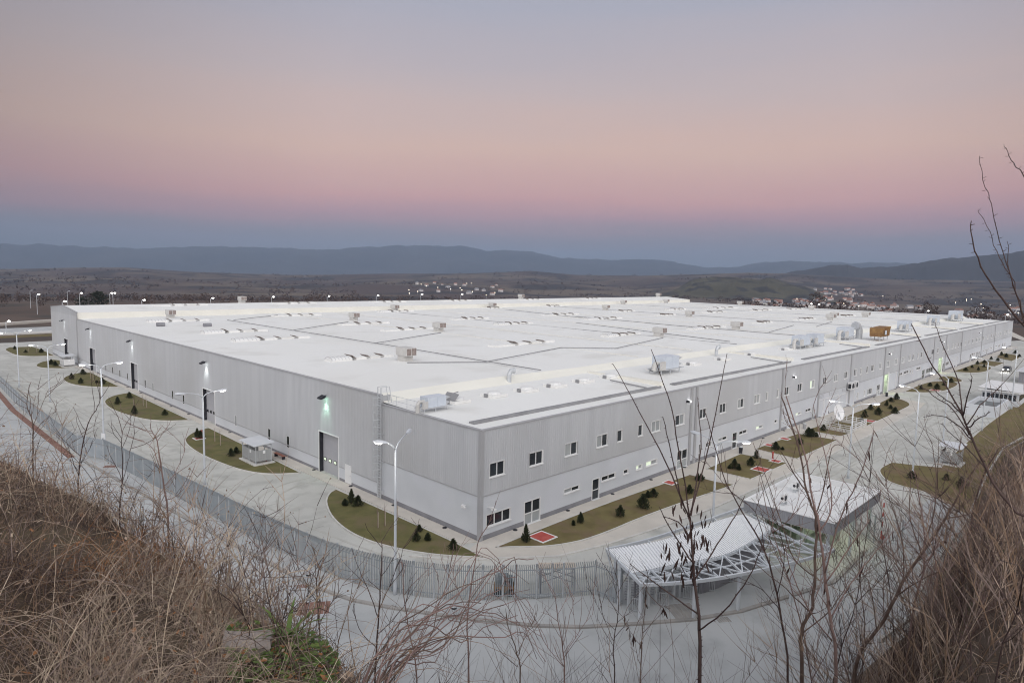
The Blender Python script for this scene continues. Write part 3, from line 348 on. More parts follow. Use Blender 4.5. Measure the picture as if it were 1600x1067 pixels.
# far ranges as ridged masses with their own depth
def mountains(name, prof, r0, wfront, wback, a0, a1, base, rough, m_='mount'):
    mb=MB(); rs=[r0-wfront+ (wfront+wback)*i/34. for i in range(35)]; az=[a0+(a1-a0)*i/1000. for i in range(1001)]
    for r in rs:
        for a in az:
            x=BROW[0]+r*math.cos(R(a)); y=BROW[1]+r*math.sin(R(a)); top=23.6+interp(prof,a)*r0
            k=sst(r0-wfront,r0,r) if r<r0 else 1-sst(r0,r0+wback,r)
            sp=nfr(x,y,1/rough,6)
            edge=sst(a0,a0+3,a)*(1-sst(a1-3,a1,a)) if name!='mountain_range' else 1
            z=base+(top-base)*k*edge*(1+.22*sp*(1-k)*2)+ edge*(rough*.034*sp+rough*.016*nfr(x,y,6/rough,4))*min(1,k*3)
            mb.v.append((x,y,z))
    n=len(az)
    for i in range(len(rs)-1):
        for k in range(n-1): mb.f.append((i*n+k,(i+1)*n+k,(i+1)*n+k+1,i*n+k+1)); mb.m.append(0)
    o=mb.build(name,M[m_],smooth=True); tag(o,kind='structure'); return o
mountains('mountain_range',L3,12200,3200,1800,-12,105,-70,1500.)
mountains('scarred_hill',HK,2450,520,500,17.5,32.5,-30,330.,'scar')
mountains('dark_hills',L2,5000,1200,1500,-12,26,-45,700.,'dark_land')

def bank(az,x,y): return .17*nfr(x,y,.9,3)*sst(56,62,az)*(1-sst(96,104,az))
# near embankment below the camera
mb=MB(); rs=[0,.3,.6,1]; 
while rs[-1]<165: rs.append(rs[-1]*1.045+.05)
az=[-180,-150,-120,-100,-85]; a=-80.
while a<150: az.append(a); a+=1.0 if -2<a<100 else 5
az+= [150,165,180]
for r in rs:
    for a in az:
        x=BROW[0]+r*math.cos(R(a)); y=BROW[1]+r*math.sin(R(a)); z=terr(a,r) if -80<=a<=150 else max(21.75-.02*r,21.)
        if r>1.5: z+=.10*min(1,r/8)*nfr(x,y,.7,4)+bank(a,x,y)
        mb.v.append((x,y,z))
n=len(az)
for i in range(len(rs)-1):
    for k in range(n-1): mb.f.append((i*n+k,(i+1)*n+k,(i+1)*n+k+1,i*n+k+1)); mb.m.append(0)
tag(mb.build('hillside',M['hillside'],smooth=True),kind='structure')

# ------------------------------------------------------------------ yard, roads, walks, kerbs, lawns
tag(MB().prism([(-60,-70),(160,-70),(330,-30),(330,0),(300,8),(300,200),(-12,205),(-30,205),(-60,120)],-.03,0.0).build('yard',M['concrete']),kind='structure')
out=[(-20.5,140),(-19.0,100),(-20.0,75)]+KERB
road=[(-60,140)]+out+[(30,-24.6),(48,-24.8),(48,-60),(-60,-60)]
tag(MB().prism(road,-.02,.004).build('road',M['road']),kind='structure')
tag(MB().prism(IKERB[1:]+[(112,-9.2),(113.5,-5),(113.8,-.05),(-.02,-.05),(-.05,0),(-2.9,-1.0)],-.02,.07).build('sidewalk',M['walk']),kind='structure')
tag(MB().prism([(115,-.05),(283,-.05),(283,-2.2),(250,-2.6),(200,-2.2),(174,-1.9),(160,-2.0),(124,-2.3),(117,-1.6)],-.02,.07).build('sidewalk',M['walk']),kind='structure')
tag(MB().prism([(-.05,0.1),(-.05,141),(-1.25,139),(-1.0,103),(-1.2,66),(-1.4,58),(-1.55,29),(-1.55,.8)],-.02,.07).build('sidewalk',M['walk']),kind='structure')
tag(MB().ribbon(IKERB,-.22,0,0,.11).build('kerb',M['kerb']),kind='structure')
# footway outside the fence
fw_=[(p[0]-.1,p[1]-.1) for p in FENCE[:-1]]
tag(MB().prism([(-19.4,53.2)]+KERB[:13]+[(1.85,-20.04),(5.43,-21.82),(15.14,-24.79),(16.5,-24.6),(16.5,-15),(0,-13)]+FENCE[:-1][::-1],-.02,.10).build('footway',M['road']),kind='structure')
tag(MB().ribbon(KERB,-.02,.30,0,.125).build('kerb',M['kerbdark']),kind='structure')
tag(MB().ribbon([(-20.2,150),(-18.7,117),(-19.7,90),(-19.3,53)],-.85,-.05,-.02,.05).build('gravel_strip',M['strip']),kind='structure')
def smooth_poly(p, it=2):
    for _ in range(it):
        q=[]
        for i in range(len(p)):
            a=p[i]; b=p[(i+1)%len(p)]; pr=p[i-1]
            d1=Vector((a[0]-pr[0],a[1]-pr[1])); d2=Vector((b[0]-a[0],b[1]-a[1]))
            q.append((a, abs(d1.angle(d2,0))))
        r=[]
        for i in range(len(p)):
            a,an=q[i]; pr=q[i-1][0]; b=q[(i+1)%len(p)][0]
            if an>R(60): r.append(a)
            else: r += [(a[0]*.75+pr[0]*.25,a[1]*.75+pr[1]*.25),(a[0]*.75+b[0]*.25,a[1]*.75+b[1]*.25)]
        p=r
    return p
def inset(p,d):
    a=sum(p[i][0]*p[(i+1)%len(p)][1]-p[(i+1)%len(p)][0]*p[i][1] for i in range(len(p)))
    if a<0: p=p[::-1]
    o=[]
    for i in range(len(p)):
        u=Vector(p[i])-Vector(p[i-1]); v=Vector(p[(i+1)%len(p)])-Vector(p[i])
        n1=Vector((-u.y,u.x)).normalized(); n2=Vector((-v.y,v.x)).normalized(); nn=(n1+n2); l=nn.length
        nn = nn/l*min(2.5,2/l) if l>.2 else n1
        o.append((p[i][0]+nn.x*d,p[i][1]+nn.y*d))
    return o
for k,p in BEDS.items():
    sp=smooth_poly(p,2 if k not in 'hi' else 0)
    zt=.13 if k in 'ghij' else .09
    tag(MB().prism(inset(sp,.12),-.02,zt).build('lawn',M['lawng'] if k in 'abcdef' else M['lawn']),kind='structure')
    ins=inset(sp,0)
    tag(MB().ribbon(ins,0,.16,-.02,zt+.035,closed=True).build('kerb',M['kerb']),kind='structure')
# concrete slab joints, sawn into the yard
mb=MB()
for i in range(16): y0=4+i*8.5; mb.box(-17,-8.2,y0,y0+.05,-.01,.006)
for i in range(20): x0=12+i*8; mb.box(x0,x0+.05,-20 if x0>30 else -13,-10.6,-.01,.006)
mb.box(-12.5,-12.44,10,120,-.01,.0065); mb.box(30,200,-15.5,-15.44,-.01,.0065)
tag(mb.build('yard_joints',M['kerbdark']),kind='structure')
mb=MB()
def arc(pts,n=5):
    P=[Vector(p) for p in pts]; o=[]
    for i in range(len(P)-1):
        p0=P[max(i-1,0)];p1=P[i];p2=P[i+1];p3=P[min(i+2,len(P)-1)]
        for k in range(n):
            t=k/n; q=.5*((2*p1)+(p2-p0)*t+(2*p0-5*p1+4*p2-p3)*t*t+(3*p1-p0-3*p2+p3)*t**3); o.append((q.x,q.y))
    return o+[tuple(P[-1])]
rt_=random.Random(2)
for bi_,base_ in enumerate(([(-12,150),(-12.5,90),(-11.5,40),(-10,12),(-6.5,-2),(1,-9.5),(14,-12.5),(40,-13.5),(100,-14.5),(180,-13)],[(-14,140),(-14.2,80),(-13,40),(-11.2,12),(-8,-3.4),(0,-11.2),(14,-14),(30,-15),(80,-17.5),(150,-17)],[(-12,70),(-9,52),(-4,44.5),(-.6,41.5)],[(-12,12),(-9,22),(-5,25.5),(-1.5,26)],[(-12,50),(-8,62),(-4,62.5),(-1.5,61.5)],[(34,-14),(60,-13),(98,-12.6),(118,-8),(119,-2)])):
    for sh in (-.85,.85):
        P=arc([(x+rt_.uniform(-.3,.3),y+rt_.uniform(-.3,.3)) for x,y in base_],8); mb.ribbon(P,sh-.13,sh+.13,-.01,.0090+.0035*bi_+.0015*(sh>0))
tag(mb.build('tyre_marks',M['tyremark']),kind='structure')
# drain channel at the foot of the right slope
ch=[(122,-35),(111,-29.5),(78,-26.9),(60,-24.0+-5.5),(50,-30.5),(40,-32),(30,-31.5)]
ch=[(BROW[0]+(interp([(4,152),(6.99,119),(8.6,79),(10.7,62),(11.4,54),(14.2,47)],a)-1.5)*math.cos(R(a)),BROW[1]+(interp([(4,152),(6.99,119),(8.6,79),(10.7,62),(11.4,54),(14.2,47)],a)-1.5)*math.sin(R(a))) for a in (4.6,6.2,7,7.8,8.6,9.6,10.7,11.4,12.4,13.2)]
mb=MB(); mb.ribbon(ch,-.55,-.35,-.1,.32); mb.ribbon(ch,.35,.55,-.1,.32); mb.ribbon(ch,-.36,.36,-.1,.06)
tag(mb.build('drain_channel',M['concrete']),kind='structure')
# road and pale verge beyond the left end, road beyond the right end
mb=MB(); mb.prism([(-45,233),(20,240),(20,233.2),(-45,226)],-.02,.35); tag(mb.build('far_kerb',M['kerb']),kind='structure')
tag(MB().prism([(-45,225),(30,232),(30,222),(-45,221)],-.02,.008).build('lawn',M['lawn']),kind='structure')
tag(MB().prism([(-60,236),(60,246),(60,266),(-60,256)],-.04,-.02).build('far_road',M['road']),kind='structure')
tag(MB().prism([(-60,272),(3,274.5),(50,302),(50,306),(3,278.5),(-60,276)],-.04,.9).build('far_verge',M['walk']),kind='structure')
tag(MB().prism([(300,-9),(345,4),(400,17),(400,20),(344,8),(300,-5)],-.04,.25).build('far_road',M['walk']),kind='structure')

# ------------------------------------------------------------------ the factory
F=empty('factory_building',(0,0,0)); tag(F,'huge white roofed factory hall with ribbed grey walls and a pale lower band','factory')
LEN=283.0; YM=141.0; YR=155.3; YB=168.5
def cl(x): return x if x<230 else 230+(x-230)*50/63
upper=[(cl(a),cl(b),5.62,6.92) for a,b in UPPER]
lower=[(k,cl(a),cl(b),max(z0,0.0) if z0<.75 else z0,z1) for k,a,b,z0,z1 in LOWER]
lower=[(k,a,b,(0.08 if k in 'DdpPr' else max(z0,.9)),(2.25 if k in 'Dd' else z1)) for k,a,b,z0,z1 in lower]
LD=[(23.7,28.0,0.0,4.88),(59.1,63.7,0,5.08),(95.9,100.1,0,5.15),(125.5,130.4,0,5.2),(150.3,154.7,0,5.3)]
SL=[117.84,112.76,107.7,102.69,91.74,87.43,77.32,72.14,51.65,41.06,35.81]
def grid_wall(mb, mk, u0,u1,z0,z1, holes, m=0):
    hs=[h for h in holes if h[1]>u0 and h[0]<u1 and h[3]>z0 and h[2]<z1]
    us=sorted({u0,u1}|{min(max(v,u0),u1) for h in hs for v in h[:2]}); zs=sorted({z0,z1}|{min(max(v,z0),z1) for h in hs for v in h[2:4]})
    for i in range(len(us)-1):
        a,b=us[i],us[i+1]
        run=None
        for j in range(len(zs)-1):
            c,d=zs[j],zs[j+1]; uc,zc=(a+b)/2,(c+d)/2
            if any(h[0]<uc<h[1] and h[2]<zc<h[3] for h in hs): continue
            mb.quad(mk(a,c),mk(b,c),mk(b,d),mk(a,d),m)
def ribs(u, pitch=.30, d=.02):
    t=(u/pitch)%1.0
    return -d*(0 if t<.4 else (t-.4)/.1 if t<.5 else 1 if t<.9 else (1-t)/.1)
def ribbed_wall(mb, right, u0,u1,z0,z1,holes,m=0):
    hs=[h for h in holes if h[1]>u0 and h[0]<u1 and h[3]>z0 and h[2]<z1]
    us={u0,u1}; k=math.floor(u0/.3)
    while k*.3<u1:
        for t in (0,.4,.5,.9):
            v=k*.3+t*.3
            if u0<v<u1: us.add(round(v,4))
        k+=1
    for h in hs:
        for v in h[:2]:
            if u0<v<u1: us.add(v)
    us=sorted(us)
    for a,b in zip(us,us[1:]):
        if b-a<1e-4: continue
        uc=(a+b)/2; gaps=sorted((max(h[2],z0),min(h[3],z1)) for h in hs if h[0]<uc<h[1]); z=z0; runs=[]
        for g0,g1 in gaps:
            if g0>z: runs.append((z,g0))
            z=max(z,g1)
        if z<z1: runs.append((z,z1))
        for c,d in runs:
            ra,rb=ribs(a+1e-6),ribs(b-1e-6)
            if right: mb.quad((a,ra,c),(b,rb,c),(b,rb,d),(a,ra,d),m)
            else: mb.quad((rb,b,c),(ra,a,c),(ra,a,d),(rb,b,d),m)
rightp=lambda u,z:(u,0,z)
leftp=lambda u,z:(0,u,z)
leftp_f=lambda u,z:(0,u,z)
hr=upper+[h[1:] for h in lower if h[0]!='v']
SLH=[(y-.32,y+.32,1.35,2.75) for y in SL]
hl=LD+SLH
dk=MB(); pl=MB(); cd=MB()
grid_wall(dk,rightp,0,LEN,0,.5,hr); grid_wall(pl,rightp,0,LEN,.5,4.1,hr); ribbed_wall(cd,True,0,LEN,4.1,10,hr)
def rev(mb,*a):
    n=len(mb.f); grid_wall(mb,*a)
    for i in range(n,len(mb.f)): mb.f[i]=mb.f[i][::-1]
rev(dk,leftp,0,15.4,0,.5,hl); rev(pl,leftp,0,15.4,.5,4.1,hl); ribbed_wall(cd,False,0,15.4,4.1,10,hl)
rev(dk,leftp,15.4,YB,0,.35,hl); rev(pl,leftp,15.4,YB,.35,1.6,hl); ribbed_wall(cd,False,15.4,YM,1.6,10.9,hl); ribbed_wall(cd,False,YM,YB,1.6,11.6,hl)
cd.add([(0,YM,11.6),(0,YB,11.6),(0,YB,12.6),(0,YR,13.55),(0,YM,12.5)],[(4,3,2,1,0)])
cd.add([(0,15.4,10),(0,15.9,10),(0,15.9,10.9),(0,15.4,10.9)],[(3,2,1,0)])
cd.add([(0,15.4,10),(0,15.4,10.9),(1.2,15.4,10.9),(1.2,15.4,10)],[(0,1,2,3)])
cd.add([(LEN,0,0),(LEN,YB,0),(LEN,YB,10.6),(LEN,0,10)],[(0,1,2,3)]); cd.add([(LEN,YM,10.6),(LEN,YB,10.6),(LEN,YB,12.6),(LEN,YR,13.55),(LEN,YM,12.5)],[(0,1,2,3,4)])
cd.add([(0,YB,0),(LEN,YB,0),(LEN,YB,12.6),(0,YB,12.6)],[(3,2,1,0)])
dk.build('plinth',M['plinth'],F); pl.build('plaster_band',M['plaster'],F); cd.build('cladding',M['clad'],F)
# drip mouldings between cladding and band, wall-top caps, corner trims
mb=MB(); mb.box(0,LEN,-.045,-.003,4.04,4.14); mb.box(-.045,-.003,.2,15.4,4.04,4.14)
ly=[15.7]+[v for h in sorted(LD) for v in (h[0],h[1])]+[YB]
for i in range(0,len(ly),2): mb.box(-.045,-.003,ly[i],ly[i+1],1.56,1.66)
mb.build('drip_moulding',M['trim'],F)
mb=MB(); mb.box(-.05,LEN+.05,-.08,.30,10.0,10.10); mb.box(-.08,.30,.31,15.39,10.0,10.10); mb.box(-.08,.30,15.4,YM,10.9,11.02)
mb.bar((.1,YM-.1,12.52),(.1,YR,13.6),.36,.12); mb.bar((.1,YR,13.6),(.1,YB,12.66),.36,.12)
mb.build('wall_cap',M['trim'],F)
mb=MB(); mb.box(-.10,.28,-.10,.28,0,10.12); mb.build('corner_trim',M['trim'],F)
for x in [cl(v) for v in PILAST]:
    MB().box(x-.22,x+.22,-.16,-.004,0,9.98).build('pilaster',M['trim'],F)
MB().box(-.12,-.004,15.2,15.75,0,10.9).build('pilaster',M['trim'],F); MB().box(-.12,-.004,YM-.35,YM+.3,0,12.3).build('pilaster',M['trim'],F)
# roof: front strip, step, main roof with low folds, tall rear hall
mb=MB()
mb.quad((.3,.3,9.99),(LEN,.3,9.99),(LEN,2.6,9.92),(.3,2.6,9.92))
mb.quad((.3,2.6,9.92),(LEN,2.6,9.92),(LEN,15.2,10.2),(.3,15.2,10.2))
xs=[0.3]+[16.8*i for i in range(1,17)]+[LEN]
for i in range(len(xs)-1):
    za=10.88+(0.16 if i%2 else 0); zb=10.88+(0.16 if (i+1)%2 else 0)
    ys=[16.6,34.5,52,69.8,87,105,122,YM]
    for j in range(len(ys)-1):
        e=lambda q:(.10 if q%2 else 0)
        mb.quad((xs[i],ys[j],za+e(j)),(xs[i+1],ys[j],zb+e(j)),(xs[i+1],ys[j+1],zb+e(j+1)),(xs[i],ys[j+1],za+e(j+1)))
mb.quad((.1,YM+.1,12.45),(LEN,YM+.1,12.45),(LEN,YR,13.52),(.1,YR,13.52)); mb.quad((.1,YR,13.52),(LEN,YR,13.52),(LEN,YB,12.6),(.1,YB,12.6))
mb.build('roof',M['roof'],F)
mb=MB()
for i in range(len(xs)-1):
    za=10.88+(0.16 if i%2 else 0); zb=10.88+(0.16 if (i+1)%2 else 0)
    mb.quad((xs[i],15.2,10.2),(xs[i+1],15.2,10.2),(xs[i+1],16.6,zb),(xs[i],16.6,za))
mb.quad((.1,YM,10.8),(LEN,YM,10.8),(LEN,YM,12.5),(.1,YM,12.5))
for x in (34.5,76.2,118,159.6,201,243): mb.box(x-.3,x+.3,3.4,15.1,9.9,10.45)
mb.build('roof_upstand',M['cream'],F)
for a,b in ((1.45,33.0),(36.2,73.4),(79.5,115),(121,157),(163,199),(205,241),(246,281)):
    m2=MB(); m2.box(a,b,2.7,3.3,9.95,10.10); m2.box(a,b,2.55,2.7,9.9,10.2); m2.build('gutter',M['cable'],F)
for k,l in enumerate(CABLES):
    MB().tube([(x,y,11.22) for x,y in l],.075,5).build('roof_cable',M['cable'],F)
for x in (50,67,84,101,118,134,151,168,185,202,219,236,253,270):
    MB().box(x-.10,x+.10,17.5,YM-2,11.06,11.15).build('roof_joint',M['cream'] if int(x)%3 else M['cable'],F)
for x,y in ((31,9),(72,9),(113,8),(155,9),(197,9),(236,9)):
    MB().tube([(x,3.4,10.05),(x,y,10.3)],.09,5).build('roof_pipe',M['cable'],F)
# windows
def window(x0,x1,z0,z1,kind,pane):
    f=MB(); w_=.075; y0,y1=.05,.13
    f.box(x0,x1,-.035,y1,z1,z1+.06); f.box(x0-.07,x1+.07,-.10,y1,z0-.07,z0)
    f.box(x0-.05,x0+.03,-.02,y1,z0,z1); f.box(x1-.03,x1+.05,-.02,y1,z0,z1)
    f.box(x0+.03,x1-.03,y0,y1,z0,z0+w_); f.box(x0+.03,x1-.03,y0,y1,z1-w_,z1)
    n={'single':1,'double':2,'triple':3}[kind]
    ed=[x0+.03+(x1-x0-.06)*i/n for i in range(n+1)]
    for e in ed[1:-1]: f.box(e-.05,e+.05,y0,y1,z0+w_,z1-w_)
    f.box(x0+.03,x0+.09,y0,y1,z0+w_,z1-w_); f.box(x1-.09,x1-.03,y0,y1,z0+w_,z1-w_)
    o=f.build('window',M['white'],F)
    p=MB()
    for i in range(n): p.quad((ed[i],.10,z0),(ed[i+1],.10,z0),(ed[i+1],.10,z1),(ed[i],.10,z1), pane[i%len(pane)])
    p.build('pane',[M['glass'],M['blind'],M['litpane']],o)
rn=random.Random(5)
for i,(a,b,z0,z1) in enumerate(upper):
    kind='single' if b-a<1.45 else 'double'
    pane=(0,0) if i in (0,1) else (1,0) if i in (2,3) else (1,1) if rn.random()<.45 else (0,0) if rn.random()<.3 else (1,0) if rn.random()<.6 else (0,1)
    if i==16: pane=(2,1)
    window(a,b,z0,z1,kind,pane)
def door(x0,x1,z0,z1,k):
    f=MB(); f.box(x0-.06,x0+.04,-.03,.12,z0,z1); f.box(x1-.04,x1+.06,-.03,.12,z0,z1); f.box(x0-.06,x1+.06,-.03,.12,z1,z1+.08)
    f.box(x0,x1,-.25,.2,0,z0-.004)
    if k=='D': f.box((x0+x1)/2-.06,(x0+x1)/2+.06,.03,.12,z0,z1); f.box(x0+.04,x1-.04,.035,.12,z0+.95,z0+1.05)
    if k=='d': f.box(x0+.04,x1-.04,.035,.12,z0+.95,z0+1.02)
    o=f.build('door',M['white'],F)
    p=MB(); 
    if k in 'dD':
        p.quad((x0,.09,z0+1),(x1,.09,z0+1),(x1,.09,z1),(x0,.09,z1),0); p.quad((x0,.09,z0),(x1,.09,z0),(x1,.09,z0+1),(x0,.09,z0+1),1 if k=='D' else 0)
    else: p.quad((x0,.07,z0),(x1,.07,z0),(x1,.07,z1),(x0,.07,z1),2)
    p.build('door_leaf',[M['glass'],M['blind'],M['plaster']],o)
    h=MB(); h.tube([(x1-.15,.03,z0+1.1),(x1-.28,.03,z0+1.1)],.02,5); h.build('handle',M['galv'],o)
for k,a,b,z0,z1 in lower:
    if k in 'wsbL':
        n='triple' if (k=='b' or b-a>3.4) else 'single' if k=='s' else 'double'
        pane=(2,1) if k=='L' else (0,0,0) if rn.random()<.6 else (1,0,0)
        window(a,b,z0,z1,n,pane)
    elif k in 'Ddp': door(a,b,z0,z1,k)
    elif k=='r':
        mb=MB(); mb.box(a-.05,a+.06,-.03,.12,z0,z1); mb.box(b-.06,b+.05,-.03,.12,z0,z1); mb.box(a-.05,b+.05,-.03,.12,z1,z1+.08)
        o=mb.build('roller_door',M['white'],F); q=MB()
        nn=int((z1-z0)/.5)
        for i in range(nn): q.box(a,b,.06+.012*(i%2),.10,z0+(z1-z0)*i/nn,z0+(z1-z0)*(i+1)/nn)
        q.build('door_leaf',M['plaster'],o)
    elif k=='v':
        mb=MB(); mb.box(a,b,-.03,-.004,z0,z1); o=mb.build('wall_vent',M['trim'],F); q=MB(); n=max(2,int((b-a)/.9))
        for i in range(n): 
            for j in (0,1): q.box(a+.08+(b-a-.08)*i/n,a+(b-a-.08)*(i+1)/n,-.05,-.031,z0+.06+(z1-z0-.06)*j/2,z0+(z1-z0-.06)*(j+1)/2)
        q.build('grille',M['plaster'],o)
    elif k=='P':
        mb=MB(); mb.box(a,a+.1,0.02,3,z0,z1+.1); mb.box(b-.1,b,0.02,3,z0,z1+.1); mb.box(a,b,0.02,3,z1,z1+.1); mb.quad((a,3,z0),(b,3,z0),(b,3,z1),(a,3,z1))
        o=mb.build('portal',M['inside'],F); MB().box(a+.15,b-.15,1.0,2.2,z1-.12,z1-.04).build('ceiling_light',M['greenlight'],o)
        MB().box(b+.02,b+.5,-.14,-.004,0,z1+.3).build('portal_leaf',M['white'],o)
        l=bpy.data.lights.new('portal_light','POINT'); l.energy=220; l.color=(.8,1,.65); l.shadow_soft_size=.4; lo_=bpy.data.objects.new('portal_light',l); C.objects.link(lo_); lo_.location=((a+b)/2,1.6,z1-.5); lo_.parent=o
# loading doors on the left wall
for i,(y0,y1,z0,z1) in enumerate(LD):
    mb=MB(); d=.55
    mb.quad((0,y0,z0),(d,y0,z0),(d,y0,z1),(0,y0,z1),0); mb.quad((0,y1,z0),(0,y1,z1),(d,y1,z1),(d,y1,z0),0); mb.quad((0,y0,z1),(d,y0,z1),(d,y1,z1),(0,y1,z1),0)
    mb.box(-.06,.0-.002,y0-.14,y0,0,z1+.12,1); mb.box(-.06,-.002,y1,y1+.14,0,z1+.12,1); mb.box(-.06,-.002,y0,y1,z1,z1+.12,1)
    o=mb.build('loading_door',[M['dark'],M['white']],F)
    q=MB(); nn=10
    for j in range(nn): q.box(d-.03-.008*(j%2),d+.05,y0,y1,z0+(z1-z0)*j/nn,z0+(z1-z0)*(j+1)/nn)
    q.build('door_leaf',M['gateleaf'],o)
    for j in range(4):
        yc=y0+.45+j*(y1-y0-.9)/3.; v=MB(); v.box(d-.075,d-.045,yc-.32,yc+.32,1.35,1.75,0); v.box(d-.085,d-.075,yc-.25,yc+.25,1.41,1.69,1)
        v.build('vision_pane',[M['dark'],M['litpane'] if i==0 else M['glass']],o)
for y in SL:
    f=MB(); f.box(-.012,.1,y-.37,y-.31,1.3,2.8); f.box(-.012,.1,y+.31,y+.37,1.3,2.8); f.box(-.012,.1,y-.31,y+.31,2.74,2.80); f.box(-.03,.1,y-.31,y+.31,1.29,1.35)
    o=f.build('slit_window',M['white'],F); MB().quad((.004,y-.32,1.35),(.004,y+.32,1.35),(.004,y+.32,2.75),(.004,y-.32,2.75)).build('pane',M['blind'] if y in (51.65,87.43) else M['glass'],o)
mb=MB(); mb.box(-.05,-.004,21.0,22.3,0.1,2.2); o=mb.build('service_door',M['white'],F); MB().box(-.10,-.052,21.1,21.25,1.05,1.1).build('handle',M['galv'],o)
# wall lamps over the loading doors
for i,(y,z) in enumerate(((26.3,9.12),(61.96,9.2),(98.89,9.3),(129.08,9.4),(153.86,9.7))):
    col=(.55,1,.72) if i==0 else (.95,1,.97)
    mb=MB(); mb.tube([(-.01,y,z+.25),(-.5,y,z+.25)],.04,6); mb.add([(-.35,y-.45,z+.32),(-.35,y+.45,z+.32),(-.95,y+.45,z+.05),(-.95,y-.45,z+.05),(-.35,y-.45,z+.08),(-.35,y+.45,z+.08),(-.95,y+.45,z-.1),(-.95,y-.45,z-.1)],[(0,1,2,3),(7,6,5,4),(0,3,7,4),(1,5,6,2),(2,6,7,3),(0,4,5,1)])
    o=mb.build('wall_lamp',M['dark'],F); MB().quad((-.40,y-.38,z+.06),(-.9,y-.38,z-.10),(-.9,y+.38,z-.10),(-.40,y+.38,z+.06)).build('lens',emis('wall_lens_%d'%i,col,9),o)
    l=bpy.data.lights.new('wall_lamp_light','SPOT'); l.energy=(260,330,200,130,110)[i]; l.spot_size=R(75); l.spot_blend=.9; l.color=col; l.shadow_soft_size=.2
    q=bpy.data.objects.new('wall_lamp_light',l); C.objects.link(q); q.location=(-.62,y,z-.2); q.parent=o; q.rotation_euler=Vector((.28,0,-1)).to_track_quat('-Z','Y').to_euler()
for x,z in [(cl(a),b) for a,b in WLIGHT]:
    mb=MB(); mb.box(x-.30,x+.02,-.38,-.004,z-.12,z+.14); o=mb.build('wall_floodlight',M['dark'],F); MB().box(x+.02,x+.34,-.42,-.06,z-.10,z+.10).build('lens',emis('flood_lens',(1,1,.97),4),o)
for (x,y,sx) in ((-.3,1.6,0),(.9,-.3,1)):
    mb=MB(); mb.bar((min(x,-.0) if not sx else x,y if not sx else -.01,3.0),(x-.3*(not sx),y-.3*sx,3.05),.07,.07)
    c0=Vector((x-.35*(not sx),y-.35*sx,3.0)); mb.box(c0.x-.12,c0.x+.12,c0.y-.12,c0.y+.12,2.9,3.14); mb.bar((c0.x,c0.y,3.0),(c0.x+.15*sx-.3*(not sx)*0,c0.y-.35,2.92),.14,.14)
    mb.build('security_camera',M['white'],F)
for k in range(36):
    x=4.2+k*7.6
    if x<LEN-3: MB().tube([(x,-.30,.07),(x,-.30,.12)],.22,8).build('drain_outlet',M['dark'],F)
for k in range(16):
    y=4.5+k*8.1
    if not any(h[0]-.5<y<h[1]+.5 for h in LD): MB().tube([(-.30,y,.07),(-.30,y,.12)],.22,8).build('drain_outlet',M['dark'],F)
# roof ladder with safety hoops
mb=MB(); yl=15.0; xl=-.42
for s in (-.28,.28): mb.tube([(xl,yl+s,.25),(xl,yl+s,11.9)],.05,6); 
for i in range(38): mb.tube([(xl,yl-.28,.4+i*.29),(xl,yl+.28,.4+i*.29)],.032,4)
for i in range(12):
    z=2.6+i*.75; mb.tube([(xl-.05+.0-.7*math.sin(math.pi*t/8.)*1.0,yl+.38*math.cos(math.pi*t/8.),z) for t in range(9)],.022,4)
for k in (-1,0,1): mb.tube([(xl-.72+abs(k)*.12,yl+.3*k,2.6),(xl-.72+abs(k)*.12,yl+.3*k,10.9)],.018,4)
for z in (1,4,7,9.8): mb.tube([(xl,yl-.28,z),(-.01,yl-.28,z)],.03,4); mb.tube([(xl,yl+.28,z),(-.01,yl+.28,z)],.03,4)
for s in (-.3,.3): mb.tube([(xl,yl+s,11.9),(.6,yl+s,11.9),(.9,yl+s,10.2)],.03,5)
mb.build('roof_ladder',M['galv'],F)
mb=MB()
for i in range(6): mb.tube([(.35+.0,15.6-.55*i*0+0,10.9),(.35,15.6,10.9)],.02,4)
for y in (9.6,11.4,13.2,14.6): mb.tube([(.4,y,10.05),(.4,y,11.1)],.025,4)
mb.tube([(.4,9.6,11.1),(.4,14.6,11.1)],.025,4); mb.tube([(.4,9.6,10.6),(.4,14.6,10.6)],.02,4); mb.build('roof_guard_rail',M['galv'],F)
# air conditioners hung on the right wall
for x,z in ((94.6,3.5),(96.9,3.5)):
    mb=MB(); mb.box(x-.8,x+.8,-.95,-.25,z,z+1.35,0); mb.box(x-.8,x+.8,-.25,-.004,z-.1,z-.02,1); mb.box(x-.82,x-.801,-.85,-.35,z+.2,z+1.1,1)
    o=mb.build('air_conditioner',[M['white'],M['dark']],F); f=MB(); f.tube([(x,-.955,z+.67),(x,-.98,z+.67)],.5,14); f.build('fan',M['dark'],o)
# skylight strips and vents in the roof
def skylight(flat):
    b=MB(); Ln=14.; 
    b.box(0,Ln*.30,-1.05,1.05,0,.32,0)
    if flat: b.box(.15,Ln*.28,-.9,.9,.32,.46,0)
    else:
        n=10
        ring=lambda x:[(x,-1.0*math.cos(math.pi*k/n),.32+.62*math.sin(math.pi*k/n)) for k in range(n+1)]
        segs=6
        for i in range(segs):
            a,c=ring(.05+i*Ln*.30/segs),ring(.05+(i+1)*Ln*.30/segs-.02); 
            for k in range(n): b.quad(a[k],c[k],c[k+1],a[k+1],2)
            for k in range(n): 
                p,q=a[k],a[k+1]; b.bar(p,q,.05,.05,3)
        b.add(ring(.05),[tuple(range(n+1))],2)
    for j in (0,1,2):
        x=Ln*(.36+.22*j); b.box(x,x+Ln*.16,-1.0,1.0,0,.5,0); b.box(x+.15,x+Ln*.15,-.85,.85,.5,.62,0)
    return b
